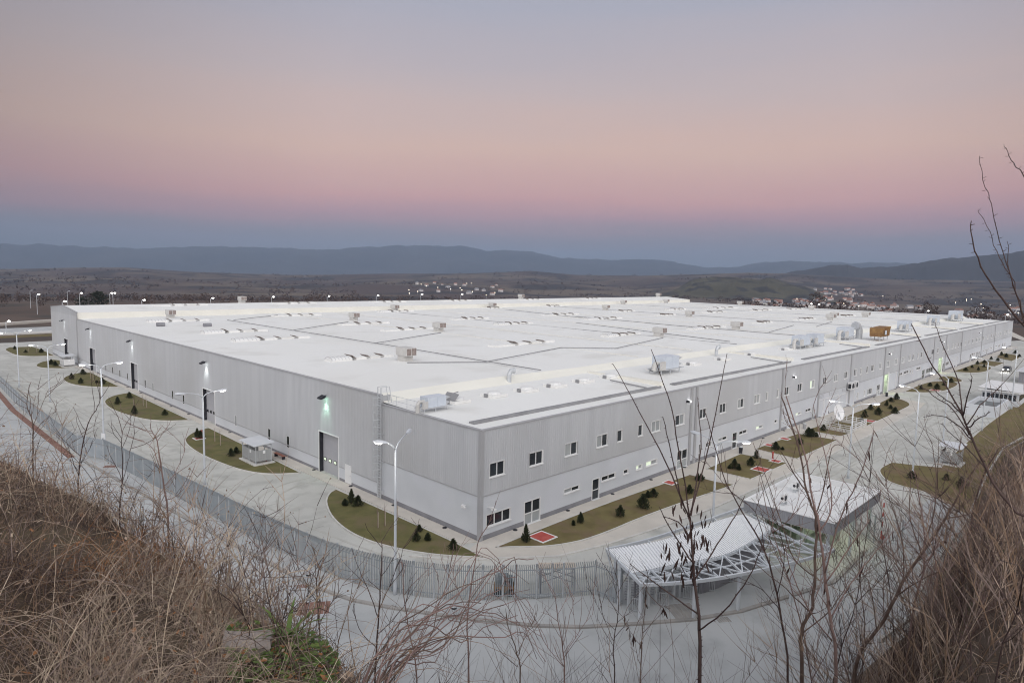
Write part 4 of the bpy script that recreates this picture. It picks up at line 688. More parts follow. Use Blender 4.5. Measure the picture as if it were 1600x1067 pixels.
def flap(x,tall):
    b=MB(); a=.75 if tall else .42
    P=[(x,-1,.5),(x,1,.5),(x-a,1,.5+a*.75),(x-a,-1,.5+a*.75)]
    b.add(P+[(p[0]+.03,p[1],p[2]+.06) for p in P],[(0,1,2,3)],0); b.add([(p[0]+.03,p[1],p[2]+.07) for p in P],[(3,2,1,0)],1); b.bar(P[3],P[2],.08,.10,0); b.bar(P[0],P[3],.06,.1,0)
    return b
protos={}
for fl in (0,1):
    s_=skylight(fl).build('skylight',[M['roof'],M['cable'],M['translucent'],M['trim']],F)
    for x,t in ((4.9,1),(7.9,0),(11.0,0)): flap(x,t).build('flap',[M['brown'],M['translucent']],s_)
    protos[fl]=s_
used={0:0,1:0}
for i,((x0,y0),(x1,y1)) in enumerate(SKY):
    fl=0 if (x0<11 or 100<x0<120 and y0<50 or i%3==0) else 1
    o=protos[fl] if not used[fl] else copy_tree(protos[fl],F); used[fl]=1
    o.location=(x0,(y0+y1)/2,10.98); o.scale=((x1-x0)/14.,1,.72)
for x,y in SKYHI:
    o=copy_tree(protos[1],F); o.location=(x,YR-3.5,13.2); o.rotation_euler=(R(4.3),0,0)
# single roof domes of the front strip
d=MB(); d.box(-1.15,1.15,-1.0,1.0,0,.32,0); n=10
for i in range(6):
    for k in range(n):
        def P(i,k): t=i/6.*math.pi/2; return (.9*math.cos(t)*math.cos(2*math.pi*k/n),.8*math.cos(t)*math.sin(2*math.pi*k/n),.32+.30*math.sin(t))
        d.quad(P(i,k),P(i,k+1),P(i+1,k+1),P(i+1,k),1)
d.box(-1.35,-1.15,-.25,.25,.0,.4,2)
d0=d.build('roof_dome',[M['roof'],M['translucent'],M['cable']],F)
for i,(x,y) in enumerate(DOMES):
    o=d0 if i==0 else copy_tree(d0,F); o.location=(x,11.0,10.1)
for _ in (0,):
    if 1:
        o=d0; f=MB(); f.add([(-1.1,-.95,.35),(-1.1,.95,.35),(-.5,1.0,1.05),(-.5,-1.0,1.05)],[(0,1,2,3)]); f.tube([(-1.1,0,.4),(-.5,0,1.0),(.2,0,1.1)],.06,5); f.build('flap',M['cable'],o)
for x,y in ROOFCOWL: MB().tube([(x,y,10.3),(x,y,11.3),(x+.25,y-.1,11.75),(x+.7,y-.2,11.75)],[.3,.3,.32,.38],10).build('roof_cowl',M['galv'],F,smooth=False)
# box ventilators
v=MB(); v.box(-.75,.75,-.8,.8,0,1.0,0); v.box(-.85,.85,-1.5,1.1,1.0,2.15,0)
v0=v.build('roof_ventilator',M['ventbox'],F); l=MB()
for s in (-1,1): l.box(s*.43-.36,s*.43+.36,-1.54,-1.502,1.12,2.03)
l.build('louvre',M['brown'],v0)
for i,(x,y) in enumerate([(a,b,) for a,b in VENTS]):
    o=v0 if i==0 else copy_tree(v0,F); yy=min(y,137); o.location=(x,yy,10.95)
for x,y in VENTSHI:
    o=copy_tree(v0,F); o.location=(min(x,275),YR+.5,13.3)
for x,y in SMALL:
    MB().tube([(x-.8,y,11.45),(x+.8,y,11.45)],.45,10).build('roof_fan',M['plinth'],F)
# ------------------------------------------------------------------ plant standing on the roof
def hvac(x,y,z,kind,label,s=1.0):
    o=empty('rooftop_air_unit',(x,y,z),0); tag(o,label,'air unit','air handling units on the factory roof'); o.scale=(s*1.1,s*1.05,s*.92)
    f=MB()
    for a in (-2.1,0,2.1):
        for b in (-.9,.9): f.bar((a,b,0),(a,b,.6),.10,.10)
    for b in (-.9,.9): f.bar((-2.5,b,.62),(3.1,b,.62),.12,.14)
    for a in (-2.1,0,2.1,3.0): f.bar((a,-.9,.6),(a,.9,.6),.10,.10)
    f.build('stand',M['galv'],o)
    b=MB(); b.box(-1.5,0.25,-.95,.95,.72,2.5); b.box(.27,1.9,-.95,.95,.72,2.5); b.build('casing',M['hvac'],o)
    h=MB()
    for z0 in (.85,1.75):
        h.add([(1.9,-.8,z0+.7),(1.9,.8,z0+.7),(2.8,.8,z0+.35),(2.8,-.8,z0+.35),(1.9,-.8,z0),(1.9,.8,z0)],[(0,1,2,3),(0,3,4),(1,5,2),(4,3,2,5)])
    h.build('intake_hood',M['galv'],o)
    e=MB(); e.tube([(-1.5,0,1.5),(-2.0,0,1.5),(-2.3,0,1.3),(-2.35,0,.5)] if kind else [(-1.5,0,1.7),(-2.3,0,1.7),(-2.6,0,1.3),(-2.6,0,-.3)],.32,10); e.build('duct',M['ventbox'],o)
    p=MB(); p.box(-2.5,-1.62,-1.25,-.95,.7,1.9); p.build('control_box',M['ventbox'],o)
    return o
HL=['small silvery air unit beside the roof ladder near the front corner','large blue grey air unit alone on the front roof strip with two hoods','front one of the paired air units halfway along the roof','rear one of the paired air units halfway along the roof','air unit standing left of the elbow duct and rusty container','air unit on the roof strip just right of the rusty container','low air unit second from the far end of the roof','air unit nearest the far right end of the roof']
for i,((x,y),l) in enumerate(zip(HVAC,HL)):
    x=cl(x) if i else 1.9
    y=9.3 if i==0 else y
    hvac(x,y,10.15 if y<15 else 10.9,i%2,l,(.62,1.05,1.1,1.1,1.25,1.3,1.35,1.7)[i])
x,y=TANK[0]; o=empty('rusty_container',(x+2,6.4,10.15)); tag(o,'rusty orange hopper container on a steel stand on the roof','container')
b=MB(); b.add([(-3.2,-1.2,.9),(3.0,-1.2,.9),(3.0,1.2,.9),(-3.2,1.2,.9),(-3.2,-1.3,2.9),(4.2,-1.3,3.1),(4.2,1.3,3.1),(-3.2,1.3,2.9)],[(0,3,2,1),(4,5,6,7),(0,1,5,4),(1,2,6,5),(2,3,7,6),(3,0,4,7)])
for a in (-3,-1.5,0,1.5,3): b.bar((a,-1.3,.9),(a,-1.38,3.0),.14,.10)
b.build('body',M['orange'],o); f=MB()
for a in (-3,0,2.8):
    for c in (-1,1): f.bar((a,c,0),(a,c,.9),.14,.14)
for c in (-1,1): f.bar((-3.4,c,.85),(3.4,c,.85),.14,.14)
f.build('stand',M['galv'],o); MB().box(-.8,.6,-1.42,-1.385,1.3,2.3).build('hatch',M['hvac'],o)
x,y=TANK[1]; o=MB().tube([(x-2,y,10.1),(x-2,y,12.0),(x-2.1,y+.1,12.7),(x-2.6,y+.3,13.2),(x-3.6,y+.5,13.3)],[.75,.75,.8,.85,1.0],14).build('elbow_duct',M['galv']); tag(o,'tall grey elbow duct rising next to the rusty container on the roof','duct')

# ------------------------------------------------------------------ palisade fences
def panel(o,a,b,H=2.75,sp=.14,wd=.085,mt=None,dp=.05):
    a=Vector(a); b=Vector(b); d=b-a; L=d.length; u=d/L; nn=Vector((-u.y,u.x)); n=max(2,int(L/sp)); mb=MB()
    for i in range(n):
        c=a+u*((i+.5)*L/n); p,q=c-u*wd/2,c+u*wd/2; t=nn*dp
        for (z0,z1,off) in ((.13,H-.42,0),(H-.42,H,.14)):
            off2=nn*off*-1 if z1==H else nn*0
            P=[p,c+t,q]
            vs=[(v.x,v.y,z0) for v in P]+[((v+off2).x,(v+off2).y,z1) for v in P]
            mb.add(vs,[(0,1,4,3),(1,2,5,4)])
    for z in (.45,H-.5): mb.bar((a.x+nn.x*.04,a.y+nn.y*.04,z),(b.x+nn.x*.04,b.y+nn.y*.04,z),.05,.06)
    return mb.build('panel',mt or M['fence'],o)
def fence(pts,label,H=2.75,sp=.14,wd=.075,maxl=2.9,base=.1):
    o=empty('palisade_fence',(pts[0][0],pts[0][1],0)); tag(o,label,'fence'); O=Vector(pts[0])
    for a,b in zip(pts,pts[1:]):
        a=Vector(a)-O; b=Vector(b)-O; n=max(1,math.ceil((b-a).length/maxl))
        for i in range(n):
            p=a+(b-a)*i/n; q=a+(b-a)*(i+1)/n; panel(o,p,q,H,sp,wd*1.12*(.58 if (p+O).x>-10.5 else 1),dp=.02 if (p+O).x>-10.5 else .05)
            m_=MB(); m_.box(p.x-.045,p.x+.045,p.y-.045,p.y+.045,0,H-.05); m_.box(p.x-.06,p.x+.06,p.y-.06,p.y+.06,H-.05,H+.02); m_.build('post',M['galv'],o)
    return o
def smooth_line(p):
    q=[p[0]]
    for a,b in zip(p,p[1:]): q += [(a[0]*.7+b[0]*.3,a[1]*.7+b[1]*.3),(a[0]*.3+b[0]*.7,a[1]*.3+b[1]*.7)]
    return q+[p[-1]]
fence([(-20.0,156.4),(-18.3,117.1),(-19.1,89.8),(-18.97,53.34)],'straight blue grey palisade fence running away at the far left above the red strip',2.55,.13,.10,3.2)
o=empty('sliding_gate',(-18.97,53.34,0)); tag(o,'pale sheet gate section at the bend of the left fence','gate')
dv=Vector((-17.27+18.97,48.85-53.34)); L=dv.length; u=dv/L
g_=MB(); g_.bar((0,0,1.45),(dv.x,dv.y,1.45),.06,2.4); g_.build('gate_panel',M['fence'],o)
for t in (0,.33,.66,1): MB().box(dv.x*t-.06,dv.x*t+.06,dv.y*t-.06,dv.y*t+.06,0,2.85).build('post',M['galv'],o)
FL=smooth_line(FENCE[1:-2])+[FENCE[-2]]
fence(FL,'long curved grey palisade fence sweeping round the factory corner to the canopy',2.8,.14,.088,2.7)
fence([FENCE[-2],FENCE[-1],(-.3,-15.4)],'short palisade fence return meeting the turnstile canopy',2.8,.14,.088,2.7)

# ------------------------------------------------------------------ street lamps
def street_lamp(x,y,h,heads,label,lit,group='street lamps around the factory yard'):
    o=empty('street_lamp',(x,y,0)); tag(o,label,'street lamp',group)
    MB().tube([(0,0,0),(0,0,.6),(0,0,1.2),(0,0,h*.6),(0,0,h)],[.15,.14,.115,.095,.07],10).build('pole',M['pole'],o,True)
    MB().box(-.2,.2,-.2,.2,0,.06).build('base_plate',M['galv'],o)
    for (dx,dy),on in zip(heads,lit):
        d=Vector((dx,dy)); L=d.length; u=d/L
        arm=MB().tube([(0,0,h-.05),(u.x*L*.18,u.y*L*.18,h+.30),(u.x*L*.4,u.y*L*.4,h+.45),(u.x*(L-.55),u.y*(L-.55),h+.56)],[.06,.05,.045,.04],8).build('arm',M['pole'],o,True)
        hd=MB(); c=Vector((u.x*L,u.y*L,h+.58)); nn=Vector((-u.y,u.x,0)); u3=Vector((u.x,u.y,.08))
        def rg(t,w_,z0,z1): 
            p=c+u3*t; return [tuple(p+nn*w_+Vector((0,0,z0))),tuple(p+nn*w_*.6+Vector((0,0,z1))),tuple(p-nn*w_*.6+Vector((0,0,z1))),tuple(p-nn*w_+Vector((0,0,z0)))]
        rr=[rg(-.6,.08,-.03,.05),rg(-.3,.15,-.05,.11),rg(.1,.18,-.05,.13),rg(.42,.10,-.03,.06)]
        for a,b in zip(rr,rr[1:]):
            for k in range(4): hd.quad(a[k],a[(k+1)%4],b[(k+1)%4],b[k])
        hd.add(rr[0],[(0,1,2,3)]); hd.add(rr[-1],[(3,2,1,0)])
        ho=hd.build('lamp_head',M['pole'],o)
        ln=MB(); nseg=8; P=[]
        for k in range(nseg+1):
            for j in range(nseg):
                th=math.pi/2*k/nseg; ph=2*math.pi*j/nseg
                q=c+u3*(.05+.30*math.cos(th)*math.cos(ph))+nn*.14*math.cos(th)*math.sin(ph)+Vector((0,0,-.05-.13*math.sin(th))); P.append(tuple(q))
        ln.v=P
        for k in range(nseg):
            for j in range(nseg): ln.f.append((k*nseg+j,k*nseg+(j+1)%nseg,(k+1)*nseg+(j+1)%nseg,(k+1)*nseg+j)); ln.m.append(0)
        ln.build('lens',M['lampon'] if on else M['lampoff'],ho,True)
        if on:
            l=bpy.data.lights.new('lamp_light','POINT'); l.energy=110; l.color=(1,.96,.85); l.shadow_soft_size=.3
            q=bpy.data.objects.new('lamp_light',l); C.objects.link(q); q.parent=ho; q.location=tuple(c+Vector((0,0,-.5)))
    return o
LLAB={'A':('twin arm street lamp farthest left in the yard by the far lawn',(1,1)),'B':('twin arm street lamp on the left before the white shelter',(1,1)),'C':('twin arm street lamp rising beside the white sign on the fence',(1,1)),'D':('twin arm street lamp in front of the second nearest loading door',(0,1)),
'E':('tall twin arm street lamp standing in the curved fence before the factory corner',(1,0)),'F':('twin arm street lamp rising behind the turnstile canopy roof',(0,1)),'G':('twin arm street lamp between the gatehouse and the satellite dish',(1,1)),'H':('single arm street lamp on the right lawn before the grey shelter',(1,)),
'I':('single arm street lamp just behind the grey shelter on the right',(1,)),'J':('single arm street lamp by the open concrete basin',(1,)),'K':('single arm street lamp at the long white shed on the right',(1,))}
for n,x,y,h,hd in LAMPS: street_lamp(x,y,h,hd,LLAB[n][0],LLAB[n][1])
# sign on lamp C
o=empty('fence_sign',(-16.55,50.6,0)); tag(o,'blank white upright sign panel fixed by the fence gate','sign'); MB().bar((-.02,0,2.15),(-.32,.75,2.15),.04,1.55).build('panel',M['sign'],o); MB().bar((-.02,0,0),(-.02,0,3),.06,.06).build('post',M['galv'],o); MB().bar((-.32,.75,0),(-.32,.75,3),.06,.06).build('post',M['galv'],o)
# lamps of the road behind the factory
def far_lamp(x,y,h,on,label,dx=1.4):
    o=empty('road_lamp',(x,y,0)); tag(o,label,'street lamp','road lamps behind the factory')
    MB().tube([(0,0,-.2),(0,0,h)],[.13,.09],6).build('pole',M['pole'],o); MB().tube([(0,0,h),(dx*.5,-dx*.5,h+.35)],.06,5).build('arm',M['pole'],o)
    mb=MB(); c=(dx*.55,-dx*.55,h+.34)
    mb.tube([(c[0]-.35,c[1]+.35,c[2]),(c[0],c[1],c[2]),(c[0]+.35,c[1]-.35,c[2])],[.14,.30,.14],8); mb.build('lens',M['lampon'] if on else M['lampoff'],o)
FLAB=['unlit road lamp leftmost on the far field','lit road lamp second from the left on the far field','unlit road lamp left of the dark evergreen','lit road lamp just left of the dark evergreen','lit road lamp right of the dark evergreen, left of its twin','lit road lamp right of the dark evergreen, right of its twin','lit lamp just above the gable peak of the far hall','lit road lamp above the left roof end','lit road lamp above the roof, right of the box ventilator shadow end','lit road lamp fourth along the roof skyline','lit road lamp fifth along the roof skyline','lit road lamp sixth along the roof skyline','lit road lamp seventh along the roof skyline','lit road lamp at the orange tinted village lights','lit road lamp left of its twin beside the dark tree clump','lit road lamp right of its twin beside the dark tree clump','lit road lamp on the far right road, leftmost','lit road lamp above the last roof air unit','lit road lamp rightmost beyond the far wall','bright low lamp on the road at the far left edge']
for i,(x,y) in enumerate(FARLAMPS): far_lamp(x,y,9.2 if i<19 else 3.7,i not in (0,2),FLAB[i])

# ------------------------------------------------------------------ turnstile canopy
CA=empty('turnstile_canopy',(0,-15,0)); tag(CA,'curved steel entrance canopy with ribbed roof sheets and an open truss','canopy'); CA.location=(0,0,0)
Hc=3.2
front=[(-2.0,-18.1),(1.2,-20.3),(4.7,-22.0),(9.5,-23.8),(13.8,-25.0)]
back=[(0.4,-13.4),(4.25,-14.5),(9.6,-15.3),(15.1,-16.0),(17.2,-16.4)]
sheet_in=[(-1.35,-16.8),(2.3,-18.1),(6.3,-19.7),(10.5,-20.0),(14.5,-19.95)]
sheet_out=[(0.3,-13.6),(4.4,-15.3),(8.4,-15.9),(12.6,-16.5),(15.0,-17.2)]
def cr_(pts,n=6):
    o=[]; P=[Vector(p) for p in pts]
    for i in range(len(P)-1):
        p0=P[max(i-1,0)];p1=P[i];p2=P[i+1];p3=P[min(i+2,len(P)-1)]
        for k in range(n):
            t=k/n; o.append(.5*((2*p1)+(p2-p0)*t+(2*p0-5*p1+4*p2-p3)*t*t+(3*p1-p0-3*p2+p3)*t**3))
    return o+[P[-1]]
si,so,fr,bk=cr_(sheet_in),cr_(sheet_out),cr_(front),cr_(back)
mb=MB()
for i in range(len(si)-1):
    a,b,c,d=si[i],si[i+1],so[i+1],so[i]
    for k in range(9):
        t0=k/9; t1=(k+.5)/9; t2=(k+1)/9
        # ribbed: ridge and trough across each strip
    nrib=3
    for j in range(nrib):
        for (u0,u1,z) in ((j/nrib,(j+.55)/nrib,.10),((j+.55)/nrib,(j+1)/nrib,0.0)):
            A=a+(b-a)*u0;B=a+(b-a)*u1;D_=d+(c-d)*u0;C_=d+(c-d)*u1
            mb.quad((A.x,A.y,Hc+.05+z),(B.x,B.y,Hc+.05+z),(C_.x,C_.y,Hc+.3+z),(D_.x,D_.y,Hc+.3+z))
            mb.quad((B.x,B.y,Hc+.05),(B.x,B.y,Hc+.15),(C_.x,C_.y,Hc+.40),(C_.x,C_.y,Hc+.3))
mb.build('roof_sheet',mat('tin_sheet',(.78,.79,.81),.45,(.82,.83,.84),.6,3),CA)
mb=MB()
def pl_(P,z,wd,ht):
    for a,b in zip(P,P[1:]): mb.bar((a.x,a.y,z),(b.x,b.y,z),wd,ht)
pl_(fr,Hc-.02,.14,.22); pl_(bk,Hc+.25,.14,.24); pl_(si,Hc-.02,.12,.2)
mb.bar((fr[0].x,fr[0].y,Hc),(bk[0].x,bk[0].y,Hc+.25),.14,.24); mb.bar((fr[-1].x,fr[-1].y,Hc),(bk[-1].x,bk[-1].y,Hc+.25),.14,.22)
mb.build('edge_beam',M['pole'],CA)
mb=MB(); n=len(fr)
mid=[fr[i]+(si[i]-fr[i])*.5 for i in range(n)]
for i in range(0,n,3):
    mb.bar((fr[i].x,fr[i].y,Hc),(bk[i].x,bk[i].y,Hc+.2),.10,.14)
for i in range(0,n-3,3):
    j=i+3
    mb.bar((fr[i].x,fr[i].y,Hc+.02),(si[j].x,si[j].y,Hc+.02),.08,.09); mb.bar((si[i].x,si[i].y,Hc+.05),(fr[j].x,fr[j].y,Hc+.05),.08,.09)
for i in range(n-1):
    mb.bar((mid[i].x,mid[i].y,Hc+.0),(mid[i+1].x,mid[i+1].y,Hc+.0),.09,.09)
    q=(fr[i],si[i+1]) if i%2 else (si[i],fr[i+1]); k_=mid[i] if i%2 else mid[i+1]
    mb.bar((q[0].x,q[0].y,Hc-.04),(k_.x,k_.y,Hc-.04),.06,.06)
# a second, slanting chord below the front edge
for i in range(0,n-2,2): mb.bar((fr[i].x,fr[i].y,Hc-.1),(mid[i+1].x,mid[i+1].y,Hc-.55),.05,.05); mb.bar((mid[i+1].x,mid[i+1].y,Hc-.55),(fr[i+2].x,fr[i+2].y,Hc-.1),.05,.05)
mb.build('truss',M['pole'],CA)
for x,y in ((-.74,-17.28),(2.03,-19.86),(5.35,-21.5),(9.5,-23.6),(13.2,-24.5),(-.3,-15.2),(4.2,-15.0),(9.5,-15.8),(-.05,-14.6)):
    MB().box(x-.10,x+.10,y-.10,y+.10,0,Hc-.1).build('column',M['pole'],CA)
mb=MB(); mb.bar((-.4,-14.9,1.6),(.5,-13.4,Hc+.1),.1,.1); mb.bar((-.74,-17.28,2.2),(-1.8,-18,Hc-.1),.1,.1); mb.build('brace',M['pole'],CA)
mb=MB()
for i in range(10,len(si)-1):
    a=si[i]+(so[i]-si[i])*.25; b=si[i+1]+(so[i+1]-si[i+1])*.25
    for k in range(4):
        p=a+(b-a)*k/4; q=a+(b-a)*(k+.5)/4; s_=a+(b-a)*(k+1)/4; nn=Vector((q.y-p.y,p.x-q.x)).normalized()*.05
        mb.quad((p.x,p.y,.1),(q.x+nn.x,q.y+nn.y,.1),(q.x+nn.x,q.y+nn.y,Hc),(p.x,p.y,Hc)); mb.quad((q.x+nn.x,q.y+nn.y,.1),(s_.x,s_.y,.1),(s_.x,s_.y,Hc),(q.x+nn.x,q.y+nn.y,Hc))
mb.build('back_screen',M['plinth'],CA)
# full height turnstiles under it
def turnstile(x,y,rz,label):
    o=empty('turnstile',(x,y,.1),rz); tag(o,label,'turnstile','full height turnstiles under the canopy')
    m_=MB()
    for a in (-.8,.8): m_.box(a-.09,a+.09,-.65,-.47,0,2.35); m_.box(a-.09,a+.09,.47,.65,0,2.35)
    m_.box(-.9,.9,-.66,.66,2.35,2.55); m_.build('frame',M['galv'],o)
    r_=MB(); r_.tube([(0,0,0),(0,0,2.35)],.07,8)
    for k in range(3):
        a=2*math.pi*k/3+.4
        for z in [.25+.2*i for i in range(11)]: r_.tube([(0,0,z),(.68*math.cos(a),.68*math.sin(a),z)],.022,5)
    r_.build('rotor',M['plinth'],o)
    c_=MB()
    for z in [.25+.2*i for i in range(11)]: c_.tube([(-.75*math.cos(t),.75*math.sin(t)+.0,z) for t in [math.pi*.25+.2*math.pi*.5*i/2 for i in range(6)]],.02,4)
    c_.build('cage_bars',M['galv'],o)
    b_=MB()
    for i in range(6): b_.bar((-.7+i*.1,-.9-.08*i,0.1),(-.7+i*.1,-.9-.08*i,1.0),.03,.03)
    b_.bar((-.72,-.88,1.0),(-.18,-1.32,1.0),.05,.05); b_.bar((-.72,-.88,.12),(-.18,-1.32,.12),.05,.05); b_.build('guide_rail',M['galv'],o)
TL=['turnstile nearest the palisade fence under the canopy','second turnstile from the fence under the canopy','third turnstile from the fence under the canopy','fourth turnstile from the fence under the canopy','turnstile nearest the gatehouse under the canopy']
for k,(x,y) in enumerate(((.6,-15.9),(2.7,-16.7),(4.9,-17.3),(7.2,-17.8),(9.6,-18.1))): turnstile(x,y,R(-25+k*3),TL[k])

# ------------------------------------------------------------------ gatehouse
G=empty('gatehouse',(0,0,0)); tag(G,'flat roofed gatehouse with deep ribbed fascia and lit windows','gatehouse')
x0,x1,y0,y1=15.9,28.0,-24.2,-16.7; zt=4.5; zb=3.55
mb=MB(); mb.quad((x0,y0,zb),(x1,y0,zb),(x1,y0,zt),(x0,y0,zt)); mb.quad((x1,y0,zb),(x1,y1,zb),(x1,y1,zt),(x1,y0,zt)); mb.quad((x1,y1,zb),(x0,y1,zb),(x0,y1,zt),(x1,y1,zt)); mb.quad((x0,y1,zb),(x0,y0,zb),(x0,y0,zt),(x0,y1,zt))
mb.build('fascia',M['fascia'],G)
t=.28; mb=MB(); mb.box(x0-.04,x1+.04,y0-.04,y0+t,zt,zt+.06); mb.box(x0-.04,x1+.04,y1-t,y1+.04,zt,zt+.06); mb.box(x0-.04,x0+t,y0+t,y1-t,zt,zt+.06); mb.box(x1-t,x1+.04,y0+t,y1-t,zt,zt+.06)
mb.build('parapet_cap',M['white'],G)
mb=MB(); mb.box(x0+t,x1-t,y0+t,y1-t,zt-.5,zt-.42); mb.quad((x0+t,y0+t,zt),(x0+t,y1-t,zt),(x0+t,y1-t,zt-.42),(x0+t,y0+t,zt-.42)); mb.quad((x0+t,y1-t,zt),(x1-t,y1-t,zt),(x1-t,y1-t,zt-.42),(x0+t,y1-t,zt-.42)); mb.quad((x1-t,y0+t,zt-.42),(x1-t,y1-t,zt-.42),(x1-t,y1-t,zt),(x1-t,y0+t,zt)); mb.quad((x0+t,y0+t,zt),(x1-t,y0+t,zt),(x1-t,y0+t,zt-.42),(x0+t,y0+t,zt-.42))
mb.build('roof',M['white'],G)
mb=MB()
for i in range(7): xx=x0+1.2+i*1.65; mb.box(xx,xx+.05,y0+t+.05,y1-t-.05,zt-.42,zt-.39)
mb.build('roof_seam',M['white'],G)
MB().box(x0+.02,x1-.02,y0+.02,y1-.02,zb-.04,zb+.02).build('soffit',M['white'],G)
# walls set back under the roof
wx0,wx1,wy0,wy1=19.2,25.2,-21.8,-17.4
mb=MB(); mb.box(wx0,wx1,wy0,wy0+.12,0,.9); mb.box(wx0,wx0+.12,wy0+.13,wy1,0,.9); mb.box(wx1-.12,wx1,wy0+.13,wy1,0,zb-.05); mb.box(wx0,wx1,wy1+.001,wy1+.12,0,zb-.05); mb.box(wx0,wx1,wy0,wy0+.12,2.6,zb-.05); mb.box(wx0,wx0+.12,wy0+.13,wy1,2.6,zb-.05); mb.quad((wx0+.13,wy0+.13,.05),(wx1-.13,wy0+.13,.05),(wx1-.13,wy1,.05),(wx0+.13,wy1,.05)); mb.build('wall',M['inside'],G)
fr_=MB(); 
for i in range(6): xx=wx0+(wx1-wx0)*i/5; fr_.box(xx-.05,xx+.05,wy0+.02,wy0+.10,.9,2.6)
for i in range(5): yy=wy0+(wy1-wy0)*i/4; fr_.box(wx0+.02,wx0+.10,yy-.05,yy+.05,.9,2.6)
fw=fr_.build('window',M['white'],G)
gl=bpy.data.materials.new('clear_pane'); gl.use_nodes=True; gb=gl.node_tree.nodes['Principled BSDF']; gb.inputs['Base Color'].default_value=(.85,.95,.9,1); gb.inputs['Roughness'].default_value=.03; gb.inputs['Transmission Weight'].default_value=1; gb.inputs['IOR'].default_value=1.05
mb=MB(); mb.quad((wx0,wy0+.06,.9),(wx1,wy0+.06,.9),(wx1,wy0+.06,2.6),(wx0,wy0+.06,2.6)); mb.quad((wx0+.06,wy0,.9),(wx0+.06,wy1,.9),(wx0+.06,wy1,2.6),(wx0+.06,wy0,2.6)); mb.build('pane',gl,fw)
for px_,py_ in ((16.6,-23.6),(27.4,-23.6),(21.9,-23.7),(16.6,-17.4)): MB().box(px_-.12,px_+.12,py_-.12,py_+.12,0,zb-.05).build('column',M['pole'],G)
for (lx,ly) in ((18,-23.0),(21,-23.0),(24,-23.0),(26.5,-20.5),(17.2,-20.5),(22,-19.5)):
    o=MB().box(lx-.5,lx+.5,ly-.15,ly+.15,zb-.12,zb-.05).build('ceiling_luminaire',M['greenlight'],G)
    l=bpy.data.lights.new('luminaire_light','AREA'); l.energy=26 if lx>23 else 7; l.color=(.86,1,.62); l.size=1.0; l.size_y=.3; l.shape='RECTANGLE'
    q=bpy.data.objects.new('luminaire_light',l); C.objects.link(q); q.location=(lx,ly,zb-.16); q.parent=o
MB().box(20,22.5,-20.6,-19.8,.05,1.1).build('desk',M['white'],G)
def roof_ac(x,y,label):
    o=empty('condenser_unit',(x,y,zt-.42)); tag(o,label,'condenser'); b=MB(); b.box(-.42,.42,-.17,.17,.32,1.0); b.build('casing',M['white'],o)
    f=MB(); 
    for a in (-.3,.3): f.box(a-.03,a+.03,-.16,.16,0,.32)
    f.build('stand',M['galv'],o); MB().tube([(-.425,0,.66),(-.44,0,.66)],.13,10).build('fan_grille',M['dark'],o); MB().tube([(-.1,-.172,.66),(-.1,-.185,.66)],.26,12).build('fan_grille',M['dark'],o)
roof_ac(18.6,-19.1,'white condenser unit on the gatehouse roof nearer the canopy'); roof_ac(23.0,-18.4,'white condenser unit further back on the gatehouse roof')
# wire fence and barrier right of the gatehouse
o=empty('mesh_fence',(0,0,0)); tag(o,'see through wire mesh fence of green grey posts right of the gatehouse','fence')
GP=[(28.4,-22.0),(26.6,-24.3),(27.2,-26.4),(27.4,-28.4),(28.2,-30.5)]
for a,b in zip(GP,GP[1:]):
    MB().box(a[0]-.06,a[0]+.06,a[1]-.06,a[1]+.06,0,2.6).build('post',M['fence'],o); m_=MB()
    for z in (.25,1.3,2.4): m_.bar((a[0],a[1],z),(b[0],b[1],z),.05,.05)
    for i in range(1,14):
        t_=i/14; m_.bar((a[0]+(b[0]-a[0])*t_,a[1]+(b[1]-a[1])*t_,.25),(a[0]+(b[0]-a[0])*t_,a[1]+(b[1]-a[1])*t_,2.4),.012,.012)
    m_.build('panel',M['fence'],o)
MB().box(28.14,28.26,-30.56,-30.44,0,2.6).build('post',M['fence'],o)
o=empty('barrier',(25.3,-25.2,0)); tag(o,'raised red and white boom barrier with a red stop disc','barrier')
m_=MB(); m_.box(-.2,.2,-.2,.2,0,1.05); m_.build('cabinet',M['trim'],o); m_=MB()
for i in range(9): m_.bar((.05*i*.4,.0,.9+i*.42),(.05*(i+1)*.4,.0,.9+(i+1)*.42),.09,.13,i%2)
m_.build('boom',[M['white'],M['red']],o); MB().tube([(-.25,-.16,1.25),(-.29,-.2,1.25)],.2,14).build('stop_disc',M['red'],o)
for i,t_ in enumerate((0,1)):
    pass
tag(MB().ribbon([(15.2,-24.75),(20,-24.8),(25.2,-24.9)],-.08,.08,0,.016).build('gate_track',M['kerbdark']),kind='structure')

